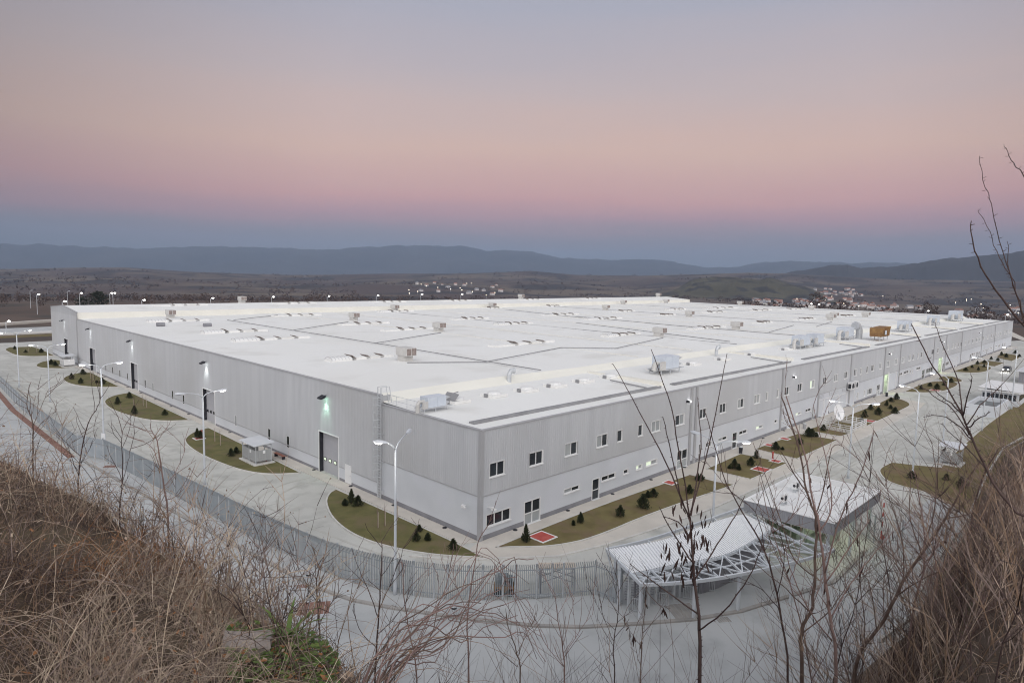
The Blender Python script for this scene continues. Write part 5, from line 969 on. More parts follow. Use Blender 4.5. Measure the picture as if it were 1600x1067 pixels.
# ------------------------------------------------------------------ shelters, sheds, basin
def shelter(x,y,rz,label,white,sx=2.2,sy=3.6):
    o=empty('smoking_shelter',(x,y,.1),rz); tag(o,label,'shelter','sheet metal shelters in the yard'); c_=M['white'] if white else M['shelterclad']
    MB().box(-.35,sx+.35,-.35,sy+.35,-.1,.12).build('plinth',M['kerb'],o)
    f=MB()
    for a in (0,sx):
        for b in (0,sy/2,sy): f.box(a-.04,a+.04,b-.04,b+.04,.12,2.3)
    for b in (0,sy): f.bar((0,b,2.28),(sx,b,2.28),.06,.08)
    for a in (0,sx): f.bar((a,0,2.28),(a,sy,2.28),.06,.08)
    f.build('frame',M['galv'],o)
    b=MB(); b.box(-.035,.0,.04,sy-.04,.4,1.75); b.box(.04,sx-.04,-.035,0,.4,1.75); b.box(.04,sx-.04,sy,sy+.035,.4,1.75); b.build('side_panel',c_,o)
    r_=MB(); P=[(-.35,-.35,2.35),(sx+.35,-.35,2.50),(sx+.35,sy+.35,2.50),(-.35,sy+.35,2.35)]; r_.add(P+[(p[0],p[1],p[2]+.09) for p in P],[(0,3,2,1),(4,5,6,7),(0,1,5,4),(1,2,6,5),(2,3,7,6),(3,0,4,7)]); r_.build('roof',M['tin'],o)
    s_=MB(); s_.box(sx-.6,sx-.2,.3,sy-.3,.45,.5); s_.box(sx-.5,sx-.4,.4,.5,.12,.45); s_.box(sx-.5,sx-.4,sy-.5,sy-.4,.12,.45); s_.build('bench',M['redwood'],o)
    for (a,b_) in ((-.04,sy*.35),(sx*.45,-.04)): 
        q=MB(); 
        if b_==-.04: q.box(a,a+.3,-.045,-.037,1.3,1.68)
        else: q.box(-.045,-.037,b_,b_+.3,1.3,1.68)
        q.build('notice',M['sign'],o)
M['tin']=mat('tin_roof',(.60,.62,.65),.4,(.66,.67,.70),.7,3,metal=.15)
shelter(-4.6,34.9,0,'grey ribbed shelter with flat roof on the lawn by the nearest loading door',False,1.95,3.7)
shelter(-3.5,138.6,0,'white small shelter at the far end of the left wall',True)
shelter(62.1,-24.1,0,'grey shelter with pale roof on the right lawn',False,2.6,2.0)
o=empty('storage_shed',(121,-23.4,0)); tag(o,'long low white roofed shed with dark window band on the right','shed')
m_=MB(); m_.box(.6,13.4,.6,6.6,0,2.7); m_.build('wall',M['plaster'],o); m_=MB(); m_.quad((0,0,3.0),(14,0,3.0),(14,7.2,3.35),(0,7.2,3.35)); m_.box(0,14,0,.05,2.75,2.995); m_.box(0,.05,.06,7.2,2.75,2.99); m_.build('roof',M['white'],o)
for i in range(8): MB().box(.55,.595,1+i*.7,1.55+i*.7,1.2,2.3).build('window',M['glass'],o)
for i in range(8): MB().box(1.2+i*1.5,2.4+i*1.5,.55,.595,1.2,2.3).build('window',M['glass'],o)
o=empty('storage_shed',(163,-24,0)); tag(o,'far flat roofed grey shed beside the car','shed'); m_=MB(); m_.box(.5,11.5,.5,6.5,0,2.7); m_.build('wall',M['plinth'],o); m_=MB(); m_.box(0,12,0,7,2.75,3.05); m_.build('roof',M['tin'],o)
o=empty('concrete_basin',(105.4,-21.8,0)); tag(o,'open topped pale concrete basin with dark water beside the road','basin')
m_=MB(); m_.box(0,12,0,.3,0,2.0); m_.box(0,.3,.3,4.8,0,2.0); m_.box(11.7,12,.3,4.8,0,2.0); m_.box(.3,11.7,4.5,4.8,0,2.0); m_.build('wall',M['plaster'],o); MB().quad((.3,.3,1.2),(11.7,.3,1.2),(11.7,4.5,1.2),(.3,4.5,1.2)).build('water',M['water'],o)
# satellite dish in its railing pen
o=empty('satellite_dish',(75.6,-4.9,.1)); tag(o,'large white satellite dish on a post inside a low railing','satellite dish')
dsh=MB(); n=28; rg=7
ax=Vector((-.24,-.93,.28)).normalized(); e1=ax.cross(Vector((0,0,1))).normalized(); e2=e1.cross(ax); c0=Vector((0,0,2.25))
for i in range(rg+1):
    for k in range(n):
        r_=1.35*i/rg; p=c0+e1*r_*math.cos(2*math.pi*k/n)+e2*r_*math.sin(2*math.pi*k/n)+ax*(.30*(r_/1.35)**2-.3); dsh.v.append(tuple(p))
for i in range(rg):
    for k in range(n): dsh.f.append((i*n+k,i*n+(k+1)%n,(i+1)*n+(k+1)%n,(i+1)*n+k)); dsh.m.append(0)
d_=dsh.build('reflector',M['sign'],o,True)
MB().tube([(0,0,0),(0,0,1.9),tuple(c0-ax*.35)],.09,8).build('mast',M['galv'],o); m_=MB(); f_=c0+ax*.95
for k in range(3): m_.tube([tuple(c0+e1*1.3*math.cos(k*2.1)+e2*1.3*math.sin(k*2.1)),tuple(f_)],.022,4)
m_.tube([tuple(f_-ax*.15),tuple(f_+ax*.1)],.08,8); m_.build('feed_arm',M['galv'],o)
o=empty('railing_pen',(0,0,.1)); tag(o,'low pale three rail pen around the satellite dish','railing')
RP=[(71.6,-3.4),(71.0,-8.2),(79.0,-8.1),(79.0,-3.5)]
for i in range(4):
    a=RP[i]; b=RP[(i+1)%4]; m_=MB()
    for z in (.55,.85,1.15): m_.bar((a[0],a[1],z),(b[0],b[1],z),.07,.09)
    m_.build('rail',M['white'],o); m_=MB(); m_.bar((a[0],a[1],.22),(b[0],b[1],.22),.2,.42); m_.build('low_wall',M['kerb'],o)
    for t_ in (0,.33,.66): m_=MB(); p=(a[0]+(b[0]-a[0])*t_,a[1]+(b[1]-a[1])*t_); m_.box(p[0]-.06,p[0]+.06,p[1]-.06,p[1]+.06,0,1.22); m_.build('post',M['white'],o)

# ------------------------------------------------------------------ the car coming along the inner road
o=empty('parked_car',(188.3,-11.8,.01),R(180)); o.name='oncoming_car'; tag(o,'dark car coming along the inner road with its headlights on','car')
P=[(2.1,.45,.62,.70),(2.05,.75,.72,.80),(1.2,.92,.84,.86),(.55,1.32,.70,.86),(-.8,1.42,.70,.86),(-1.7,1.05,.78,.86),(-2.15,.95,.78,.82),(-2.2,.4,.76,.78)]
b=MB(); 
for x,zt_,wt,wb in P: b.v += [(x,-wb,.28),(x,-wb,.70),(x,-wt,zt_ if zt_>.70 else .72),(x,wt,zt_ if zt_>.70 else .72),(x,wb,.70),(x,wb,.28)]
for i in range(len(P)-1):
    for k in range(5): b.f.append((i*6+k,i*6+k+1,(i+1)*6+k+1,(i+1)*6+k)); b.m.append(0)
b.f += [(5,4,3,2,1,0),tuple((len(P)-1)*6+k for k in range(6))]; b.m += [0,0]
bo=fixnormals(b.build('body',M['carpaint'],o))
m_=MB(); m_.quad((1.22,-.70,.97),(1.22,.70,.97),(.60,.62,1.30),(.60,-.62,1.30)); m_.quad((.4,-.80,.98),(-1.4,-.82,1.0),(-.8,-.735,1.32),(.45,-.735,1.28)); m_.quad((.4,.80,.98),(-1.4,.82,1.0),(-.8,.735,1.32),(.45,.735,1.28)); m_.build('windscreen',M['glass'],o)
for s in (-.55,.55):
    MB().tube([(2.02,s,.62),(2.16,s,.62)],[.17,.14],10).build('headlight',M['headlight'],o)
    l=bpy.data.lights.new('headlight_beam','SPOT'); l.energy=500; l.spot_size=R(40); l.spot_blend=.8; l.shadow_soft_size=.1; q=bpy.data.objects.new('headlight_beam',l); C.objects.link(q); q.parent=o; q.location=(2.25,s,.62); q.rotation_euler=Vector((1,0,-.09)).to_track_quat('-Z','Y').to_euler()
for x in (1.35,-1.4):
    for s in (-.80,.80): w_=MB().tube([(x,s-.10,.32),(x,s+.10,.32)],.32,16).build('wheel',M['tyre'],o); MB().tube([(x,s+(.105 if s>0 else -.105),.32),(x,s+(.115 if s>0 else -.115),.32)],.19,10).build('rim',M['galv'],w_)

# ------------------------------------------------------------------ small things on the ground
def plate(x,y,label,s=1.0,z=.14):
    o=empty('hydrant_pit',(x,y,z)); tag(o,label,'pit cover','red pit covers in the lawns')
    m_=MB(); w_=1.0*s
    for a,b,c_,d in ((-w_,w_,-w_,-w_+.14),(-w_,w_,w_-.14,w_),(-w_,-w_+.14,-w_+.14,w_-.14),(w_-.14,w_,-w_+.14,w_-.14)): m_.box(a,b,c_,d,-.05,.06)
    m_.build('rim',M['white'],o); MB().box(-w_+.14,w_-.14,-w_+.14,w_-.14,-.05,.04).build('cover',M['red'],o)
PLAB=['red pit cover framed in white nearest the factory corner','small red pit cover at the wall edge of the long front lawn','big red pit cover in the middle of the second lawn from the corner','small red pit cover by the hydrant at the end of the second lawn','red pit cover in the top corner of the lawn left of the dish','red pit cover behind shrubs on the lawn left of the dish','red pit cover on the lawn right of the satellite dish','red pit cover on the rounded lawn beyond the junction','red pit cover beside the hydrant on the left lawn near the shelter']
for i,((x,y),l) in enumerate(zip(PLATES,PLAB)): plate(x,y,l,1.0 if i in (0,2,6,7) else .7,.13 if i<8 else .09)
def hydrant(x,y,label):
    o=empty('fire_hydrant',(x,y,.1)); tag(o,label,'hydrant'); MB().tube([(0,0,0),(0,0,.85),(0,0,.95),(0,0,1.02)],[.10,.10,.13,.05],10).build('barrel',M['red'],o); MB().tube([(-.2,0,.7),(.2,0,.7)],.07,8).build('outlet',M['red'],o); MB().tube([(0,0,1.02),(0,0,1.1)],.03,6).build('spindle',M['galv'],o)
hydrant(*HYD[0],'red fire hydrant at the end of the second front lawn'); hydrant(*HYD[1],'red fire hydrant by the shrubs on the left lawn near the shelter')
for (x,y),l in zip(BINS,('dark litter bin on the walk by the second lawn','grey litter box on the walk before the dish','dark litter bin on the walk before the lit portal')):
    o=empty('litter_bin',(x,y,.07)); tag(o,l,'bin'); MB().tube([(0,0,0),(0,0,.85)],[.22,.26],12).build('body',M['dark'] if 'dark' in l else M['trim'],o); MB().tube([(0,0,.86),(0,0,.95)],[.27,.2],12).build('lid',M['galv'],o); MB().tube([(.0,.3,0),(0,.3,1.2)],.025,5).build('post',M['galv'],o)
HTL=[('dark square manhole plate in the footway under the canopy front',1.0,1.0,M['kerbdark']),('small dark drain grate at the kerb before the canopy',.5,.35,M['kerbdark']),('red brown worn patch plate on the road by the left bollard',1.1,.9,M['strip']),('small red drain grate at the kerb by the left bollard',.4,.3,M['strip']),('red drain grate on the footway below the white sign',.7,.5,M['strip']),('small dark drain grate at the foot of the curved fence',.35,.2,M['kerbdark'])]
for (x,y),(l,a,b,m_) in zip(HATCH,HTL):
    o=empty('manhole_cover',(x,y,.0)); z=.10 if l.split()[0]!='red' or 'footway' in l else .004
    if 'kerb before' in l or 'kerb by' in l: z=.004
    o.location.z=z; tag(o,l,'manhole cover'); q=MB(); 
    for i in range(6): q.box(-a+2*a*i/6+.02,-a+2*a*(i+1)/6-.02,-b,b,-.02,.014)
    q.build('cover',m_,o); f=MB()
    for s in (-1,1): f.box(-a,a,s*(b+.03)-.03,s*(b+.03)+.03,-.02,.018); f.box(s*(a+.03)-.03,s*(a+.03)+.03,-b,b,-.02,.018)
    f.build('frame',M['galv'],o); o.rotation_euler=(0,0,R(-35))
for (x,y),l in zip(BOLL,('short stainless bollard light on the kerb, left one','short stainless bollard light on the kerb, right one before the fence')):
    o=empty('bollard_light',(x,y,.12)); tag(o,l,'bollard'); MB().tube([(0,0,0),(0,0,.52)],.21,14).build('body',M['galv'],o); MB().tube([(0,0,.525),(0,0,.66)],.19,14).build('louvre',M['dark'],o); MB().tube([(0,0,.665),(0,0,.80)],[.22,.17],14).build('cap',M['galv'],o)
o=empty('garden_bench',(-.95,36.2,.07)); tag(o,'red wooden bench against the wall behind the near shelter','bench'); m_=MB()
for i in range(4): m_.box(-.25+.13*i,-.15+.13*i,-1.3,1.3,.43,.47)
m_.build('seat',M['redwood'],o)
for y in (-1.0,1.0): MB().box(-.2,.22,y-.05,y+.05,0,.43).build('leg',M['dark'],o)
# scaffold, machine and pipes behind the fence
o=empty('scaffold_trestle',(-1.9,-10.6,0),R(-42)); tag(o,'grey steel scaffold trestle behind the fence near the canopy','scaffold'); f=MB()
for a in (-1.25,1.25):
    for b in (-.5,.5): f.tube([(a,b,0),(a,b,2.0)],.055,6)
    for z in (.5,1.1,1.7): f.tube([(a,-.5,z),(a,.5,z)],.022,5)
for b in (-.5,.5):
    f.tube([(-1.25,b,1.95),(1.25,b,1.95)],.025,5); f.tube([(-1.25,b,.9),(1.25,b,1.75)],.035,5); f.tube([(-1.25,b,1.75),(1.25,b,.9)],.035,5)
f.build('frame',M['plinth'],o); MB().box(-1.4,1.4,-.45,.45,1.98,2.04).build('platform',M['stake'],o)
o=empty('pump_machine',(-5.1,-8.2,0),R(-42)); tag(o,'dark grey engine machine on the ground behind the fence','machine'); b=MB(); b.box(-.65,.65,-.4,.4,.75,1.3); b.box(-.4,.3,-.3,.3,1.3,1.5); b.build('engine',M['engine'],o); MB().tube([(-.5,0,1.3),(-.5,0,1.75),(-.2,0,1.8)],.06,6).build('exhaust',M['galv'],o); MB().box(-.75,.75,-.45,.45,.3,.74).build('skid',M['orange'],o)
MB().tube([(.75,0,1.0),(.85,0,1.0)],.35,12).build('flywheel',M['dark'],o)
for s in (-.45,.45): MB().tube([(s,-.5,.3),(s,.5,.3)],.3,12).build('wheel',M['tyre'],o)
for k in range(6): MB().tube([(.6-.1*k,-.38,.9),(.6-.1*k,-.46,1.2)],.03,5).build('hose',M['dark'],o)
for k,(x,y,an,L) in enumerate(((-3.6,-10.2,-40,2.4),(-3.1,-10.75,-30,2.0),(-4.3,-9.7,-52,1.7))):
    o=MB().tube([(-L/2,0,.06),(L/2,0,.06)],.05,8).build('steel_pipe',M['galv'],loc=(x,y,0)); o.rotation_euler=(0,0,R(an)); tag(o,('longest steel pipe lying by the fence','steel pipe lying nearest the scaffold by the fence','short steel pipe lying next to the machine by the fence')[k],'pipe')

# ------------------------------------------------------------------ shrubs and stakes
def conifer(seed,h,rad,spread):
    rr=random.Random(seed); t=MB(); t.tube([(0,0,0),(0,0,h*.5),(0,0,h*.95)],[.05,.035,.01],6)
    m_=MB()
    for i in range(850):
        z=h*rr.uniform(.03,1)**.9; prof=(1-(z/h)**1.5)*(.55+.45*min(1,z/h*5)); prof=max(prof,.06)
        a=rr.uniform(0,6.283); q=rad*prof*rr.uniform(.25,1.15)*(1+.35*math.sin(a*2+seed)*math.sin(z*7+seed)); c_=Vector((q*math.cos(a),q*math.sin(a),z)); d=Vector((math.cos(a)*spread,math.sin(a)*spread,rr.uniform(.4,1.2))).normalized(); s_=rr.uniform(.06,.15)
        p=d.cross(Vector((rr.uniform(-1,1),rr.uniform(-1,1),rr.uniform(-1,1)))).normalized()*s_*.38
        m_.add([tuple(c_-p),tuple(c_+p),tuple(c_+d*s_*1.4)],[(0,1,2)],0); p=p.cross(d); m_.add([tuple(c_-p),tuple(c_+p),tuple(c_+d*s_*1.2)],[(0,1,2)],0)
    return m_,t
protoS=[]
BN={'a':'the farthest left lawn','b':'the small lawn by the white shelter','c':'the third lawn along the left wall','d':'the second lawn along the left wall','e':'the left lawn with the grey shelter','f':'the corner lawn left of the factory corner','g':'the long lawn right of the factory corner','h':'the square lawn with the big red cover','i':'the square lawn left of the dish','j':'the long lawn behind the dish','k':'the rounded lawn past the lit portal','l':'the far lawn before the car','m':'the far lawn level with the car','n':'the farthest lawn along the right wall','p':'the right lawn below the shelter'}
ORD=['first','second','third','fourth','fifth','sixth','seventh','eighth','ninth','tenth','eleventh','twelfth']
rs_=random.Random(9); pk=0
for k,pts in SHRUBS.items():
    order=sorted(range(len(pts)),key=lambda i:(pts[i][1]-BROW[1])*-.71+(pts[i][0]-BROW[0])*.71)
    for rank,i in enumerate(order):
        x,y=pts[i]; tall=(k=='g' and i in (0,1)) or (k=='e' and i==0) or (k=='f' and i in (0,)) or (k=='d' and i==9)
        small=(k=='g' and i in (2,5,9)) or (k=='h' and i in (1,2)) or (k=='i' and i in (1,2,6)) or (k=='f' and i in (4,6,2)) or (k=='c' and i==4)
        kind=0 if tall else 2 if small else 1
        h,rad=((1.7,.42),(1.35,.62),(.75,.32))[kind]
        kv=(kind,rs_.randrange(3)); src=[p for p in protoS if p[0]==kv]
        if not src:
            o=empty('conifer_shrub'); f,t_=conifer(100+pk,h,rad,(.35,.8,.6)[kind]); f.build('foliage',M['leaf'],o); t_.build('trunk',M['barkdark'],o); protoS.append((kv,o)); pk+=1
        else: o=copy_tree(src[0][1])
        o.location=(x,y,.10 if k not in 'ghij' else .13); o.rotation_euler=(0,0,rs_.uniform(0,6)); s_=rs_.uniform(.66,1.0); o.scale=(s_*rs_.uniform(.85,1.25),s_*rs_.uniform(.85,1.25),s_*rs_.uniform(.8,1.15))
        tag(o,'%s evergreen shrub, %s from left on %s'%(('tall pointed','bushy','small')[kind],ORD[rank],BN[k]),'shrub','evergreen shrubs on the lawns')
for k,pts in STAKES.items():
    for i,(x,y) in enumerate(pts):
        o=empty('young_tree',(x,y,.08)); tag(o,'leafless young tree on a stake, %s on %s'%(ORD[i],BN[k]),'young tree','staked young trees on the lawns')
        MB().tube([(0.06,0,0),(.06,0,1.5)],.03,5).build('stake',M['stake'],o); t_=MB(); t_.tube([(0,0,0),(.02,.02,1.2),(0,.05,2.2)],[.025,.018,.006],5)
        for q in range(6): a=q*1.1; t_.tube([(0.01,.02,1.0+q*.15),(.25*math.cos(a),.25*math.sin(a),1.4+q*.15)],[.01,.004],4)
        t_.build('trunk',M['barkpink'],o)
# ------------------------------------------------------------------ villages, far trees
def pt(az,r): 
    x=BROW[0]+r*math.cos(R(az)); y=BROW[1]+r*math.sin(R(az)); return x,y,land(az,r,x,y)
rv=random.Random(21)
def house_mesh(w_,d_,h_,rf):
    m_=MB(); m_.box(-w_/2,w_/2,-d_/2,d_/2,-2,h_,0)
    m_.add([(-w_/2-.4,-d_/2-.4,h_),(w_/2+.4,-d_/2-.4,h_),(w_/2+.4,d_/2+.4,h_),(-w_/2-.4,d_/2+.4,h_),(-w_/2-.4,0,h_+rf),(w_/2+.4,0,h_+rf)],[(0,1,5,4),(2,3,4,5),(0,4,3),(1,2,5)],1)
    for x in (-w_/4,w_/4): m_.box(x-.6,x+.6,-d_/2-.05,-d_/2,1,2.4,2)
    return m_
HM={}
def houses(n,a0,a1,r0,r1,label,group,litp=.10):
    for i in range(n):
        az=rv.uniform(a0,a1); r=rv.uniform(r0,r1); x,y,z=pt(az,r); lit=rv.random()<litp; k=(rv.randrange(4),lit,rv.random()<.3)
        if k not in HM:
            o=house_mesh(rv.uniform(8,15),rv.uniform(7,10),rv.uniform(3.2,6.5),rv.uniform(2.4,4)).build('village_house',[M['housewall'],M['houseroof'] if not k[2] else M['plinth'],M['litpane'] if lit else M['glass']]); HM[k]=o; o.location=(x,y,z)
        else: o=HM[k].copy(); C.objects.link(o); o.location=(x,y,z)
        o.rotation_euler=(0,0,rv.uniform(0,6)); tag(o,label,'house',group)
houses(110,16.5,24.6,1500,3000,'tiny pale house with a small pitched roof in the main far village at right','houses of the far village at right')
houses(34,6.5,17.0,1150,1900,'tiny pale house at the foot of the dark hills at right','houses below the dark hills')
houses(16,45,53,1800,2500,'tiny pale house in the village beyond the middle of the roof','houses of the middle village')
def far_light(az,r,label):
    x,y,z=pt(az,r); o=empty('village_lamp',(x,y,z)); tag(o,label,'street lamp','village lamps in the valley'); MB().tube([(0,0,0),(0,0,8)],.2,5).build('pole',M['pole'],o); m_=MB(); m_.tube([(0,0,7.6),(0,0,8.3),(0,0,9)],[.5,1.0,.5],8); m_.build('lens',VL,o)
VL=emis('village_lamp_on',(1,.85,.62),6)
for i in range(30): far_light(rv.choice([rv.uniform(17,24),rv.uniform(45,54),rv.uniform(7,17)]),rv.uniform(1500,2600),'tiny glowing street lamp among the houses of the far valley')
x,y,z=pt(27.0,1300); m_=MB(); m_.box(-40,40,-7,7,-2,7,0); m_.box(-41,41,-8,8,7,8.5,1); o=m_.build('farm_hall',[M['houseroof'],M['housewall']],loc=(x,y,z)); o.rotation_euler=(0,0,R(-62)); tag(o,'long low brick red hall at the foot of the scarred hill','hall')
for i,(az,r,L) in enumerate(((13.3,880,70),(10.5,900,60))):
    x,y,z=pt(az,r); m_=MB(); m_.box(-L/2,L/2,-8,8,-2,4.5,0); m_.add([(-L/2-.5,-8.5,4.5),(L/2+.5,-8.5,4.5),(L/2+.5,8.5,4.5),(-L/2-.5,8.5,4.5),(-L/2-.5,0,7),(L/2+.5,0,7)],[(0,1,5,4),(2,3,4,5),(0,4,3),(1,2,5)],1); o=m_.build('farm_hall',[M['plinth'],M['tin']],loc=(x,y,z)); o.rotation_euler=(0,0,R(-78)); tag(o,('long pale roofed farm hall beyond the far right roof end','second pale roofed farm hall further right in the plain')[i],'hall')
# individual far trees and the winter scrub belts
def crown(rr,h,w_,n=60,s=1.0):
    m_=MB()
    for i in range(n):
        z=h*rr.uniform(.12,1.0); q=w_*math.sqrt(max(.05,1-((z/h-.5)/.55)**2))*rr.uniform(.2,1); a=rr.uniform(0,6.283); c_=Vector((q*math.cos(a),q*math.sin(a),z)); v=[Vector((rr.uniform(-1,1),rr.uniform(-1,1),rr.uniform(-.6,1.2)))*s for _ in range(3)]
        m_.add([tuple(c_+u) for u in v],[(0,1,2)])
    return m_
def far_tree(az,r,h,w_,m_,label,seed,n=110,s=.9):
    x,y,z=pt(az,r); o=empty('field_tree',(x,y,z)); tag(o,label,'tree'); rr=random.Random(seed); crown(rr,h,w_,n,s).build('crown',m_,o); MB().tube([(0,0,-.5),(0,0,h*.5)],[.35,.15],6).build('trunk',M['barkdark'],o)
far_tree(76.7,430,9,5.2,M['greendark'],'big dark evergreen tree on the brown field behind the left end',1,420,1.0)
far_tree(77.7,440,6,4,M['greendark'],'smaller dark evergreen left of the big one on the brown field',2,200,.9)
far_tree(19.9,520,16,7,M['winter'],'tall dark bare tree clump above the roof near the twin lamps',3,300,1.2)
far_tree(18.0,560,12,7,M['winter'],'lower dark bare tree right of the tall clump above the roof',4,220,1.2)
far_tree(12.4,600,12,9,M['winter'],'broad bare tree before the pale farm halls at right',5,240,1.2)
far_tree(9.2,560,11,8,M['winter'],'reddish bare tree rightmost above the far roof corner',6,240,1.1)
wood=MB(); rw=random.Random(8)
for i in range(1500):
    az=rw.choice([rw.uniform(57,84),rw.uniform(57,84),rw.uniform(6,26),rw.uniform(26,57)])
    r=rw.uniform(430,900) if az>57 else rw.uniform(520,980)
    if az>57 and nfr(az*40,r*1.2,.02)<-.05: continue
    x,y,z=pt(az,r); h=rw.uniform(2.0,6.5) if az>26 else rw.uniform(3,9); w_=h*rw.uniform(.5,1.0); n=len(wood.v)
    c=crown(rw,h,w_,26,h*.16); wood.add([(a+x,b+y,q+z) for a,b,q in c.v],c.f,0)
o=wood.build('winter_scrub',M['winter']); tag(o,'belts of leafless brown scrub and woodland on the fields behind the factory','scrub',kind='stuff')
wood=MB()
for i in range(2600):
    az=rw.uniform(2,88); r=rw.uniform(1000,4000)
    x=BROW[0]+r*math.cos(R(az)); y=BROW[1]+r*math.sin(R(az))
    if nfr(x,y*.6,1/420.,4)<.02: continue
    z=land(az,r,x,y); h=rw.uniform(5,10)
    c=crown(rw,h,h*1.6,9,h*.5); wood.add([(a+x,b+y,q+z-h*.25) for a,b,q in c.v],c.f,0)
o=wood.build('hill_woods',M['winter']); tag(o,'dark patches of leafless wood over the far hills','wood',kind='stuff')

# ------------------------------------------------------------------ dry growth on the near slope
def strand_mesh(items, name, mats, label, cat, kind='stuff'):
    v=[];f=[];mi=[]
    for pts,rad,m_ in items:
        n0=len(v); k=len(pts)
        for i,p in enumerate(pts):
            d=(pts[min(i+1,k-1)]-pts[max(i-1,0)]).normalized(); x=d.orthogonal().normalized(); y=d.cross(x); r=rad[i] if isinstance(rad,list) else rad*(1-.8*i/(k-1))
            for a in (0,2.094,4.189): q=p+(x*math.cos(a)+y*math.sin(a))*r; v.append((q.x,q.y,q.z))
        for i in range(k-1):
            for j in range(3): f.append((n0+i*3+j,n0+i*3+(j+1)%3,n0+(i+1)*3+(j+1)%3,n0+(i+1)*3+j)); mi.append(m_)
    b=MB(); b.v=v; b.f=f; b.m=mi; o=b.build(name,mats,smooth=True); tag(o,label,cat,kind=kind); return o
def hz(az,r): 
    x=BROW[0]+r*math.cos(R(az)); y=BROW[1]+r*math.sin(R(az)); return Vector((x,y,terr(az,r)+(bank(az,x,y) if r>1.5 else 0)))
rg_=random.Random(4)
SM=[M['straw1'],M['straw2'],M['straw3'],M['straw4'],M['straw5'],M['straw6'],M['barkdark'],M['bark']]
def stalk(p,h,rr,bend,segs=6,fall=.0):
    a=rr.uniform(0,6.283); lean=rr.uniform(.05,.5); d=Vector((math.cos(a)*lean,math.sin(a)*lean,1)).normalized(); pts=[p.copy()]; q=p.copy(); dz=Vector((math.cos(a+rr.uniform(-1,1)),math.sin(a),-fall))
    for i in range(segs):
        d=(d+dz*bend*(i+1)/segs+Vector((rr.uniform(-1,1),rr.uniform(-1,1),rr.uniform(-1,1)))*.16).normalized(); q=q+d*(h/segs); pts.append(q.copy())
    return pts
def patchm(p,rr):
    n=nfr(p.x*1.0+7,p.y,.75,4); n2=nfr(p.x,p.y+31,1.1,3); u=rr.random()
    if n2>.36 and u<.55: return 2
    if n2<-.28 and u<.7: return 3 if u<.3 else 0
    if n<-.08: return 4 if u<.50 else 1 if u<.85 else 5
    if n>.10: return 0 if u<.50 else 3 if u<.75 else 5
    return 1 if u<.40 else 5 if u<.62 else 0 if u<.80 else 4 if u<.95 else 3
it=[]
for i in range(19000):
    az=rg_.uniform(58,92); crest=_lerp(az)[1]; r=1.7*(max(2.2,crest*1.25)/1.7)**rg_.random()
    if r<2.0 and az<66: continue
    p=hz(az,r); dn=nfr(p.x+3,p.y,1.3,3)
    if dn<-.10 and rg_.random()<.72: continue
    h=rg_.uniform(.20,.55)*(1+.5*dn)*(.6+.4*sst(58,66,az)); m_=patchm(p,rg_)
    if 59<az<69 and ((r<3.75 and rg_.random()<.85) or (3.75<=r<5.0 and rg_.random()<.78)): continue
    th=rg_.uniform(.0011,.0030)*(.55+.14*r)
    it.append((stalk(p-Vector((0,0,.03)),h,rg_,rg_.uniform(.1,.75),5,.7),th,m_))
tips=[i_[0][-1] for i_ in it if rg_.random()<.035]
strand_mesh(it,'dry_thicket',SM,'dense dry tangle of dead grass and stalks on the left slope','dry grass')
sh_=MB()
for p in tips:
    s_=rg_.uniform(.006,.013)
    v=[p+Vector((rg_.uniform(-1,1),rg_.uniform(-1,1),rg_.uniform(-1,1)))*s_ for _ in range(5)]; sh_.add([tuple(q) for q in v],[(0,1,2),(0,2,3),(0,3,1),(1,2,4),(2,3,4),(3,1,4)],0 if rg_.random()<.6 else 1)
tag(sh_.build('seed_heads',[M['straw4'],M['pod']]),'small pale and dark seed heads scattered over the left thicket','seed heads',kind='stuff')
lv=MB()
for i in range(2600):
    az=rg_.uniform(58,92); crest=_lerp(az)[1]; r=1.9*(max(2.2,crest*1.2)/1.9)**rg_.random(); p=hz(az,r)+Vector((0,0,rg_.uniform(.01,.12))); a=rg_.uniform(0,6.283); s_=rg_.uniform(.012,.03)
    u=Vector((math.cos(a),math.sin(a),rg_.uniform(-.6,.6)))*s_; q=Vector((-math.sin(a),math.cos(a),rg_.uniform(-.5,.5)))*s_*.55; lv.add([tuple(p-u),tuple(p-q),tuple(p+u),tuple(p+q)],[(0,1,2,3)],rg_.choice([0,0,1,2]))
tag(lv.build('dead_leaves',[M['straw2'],M['straw3'],M['straw1']]),'litter of dead leaves on the left slope','leaf litter',kind='stuff')
it=[]
for i in range(520):                      # arching bramble canes woven through it
    az=rg_.uniform(57,90); crest=_lerp(az)[1]; r=2.2*(max(2.6,crest*1.15)/2.2)**rg_.random(); p=hz(az,r)
    L=rg_.uniform(.7,1.7); it.append((stalk(p,L,rg_,rg_.uniform(.4,1.0),9,.75),rg_.uniform(.0016,.0036),rg_.choice([0,5,1,3,1,4])))
strand_mesh(it,'bramble_canes',SM,'arching dead bramble canes over the left slope','brambles')
it=[]; hd_=MB()
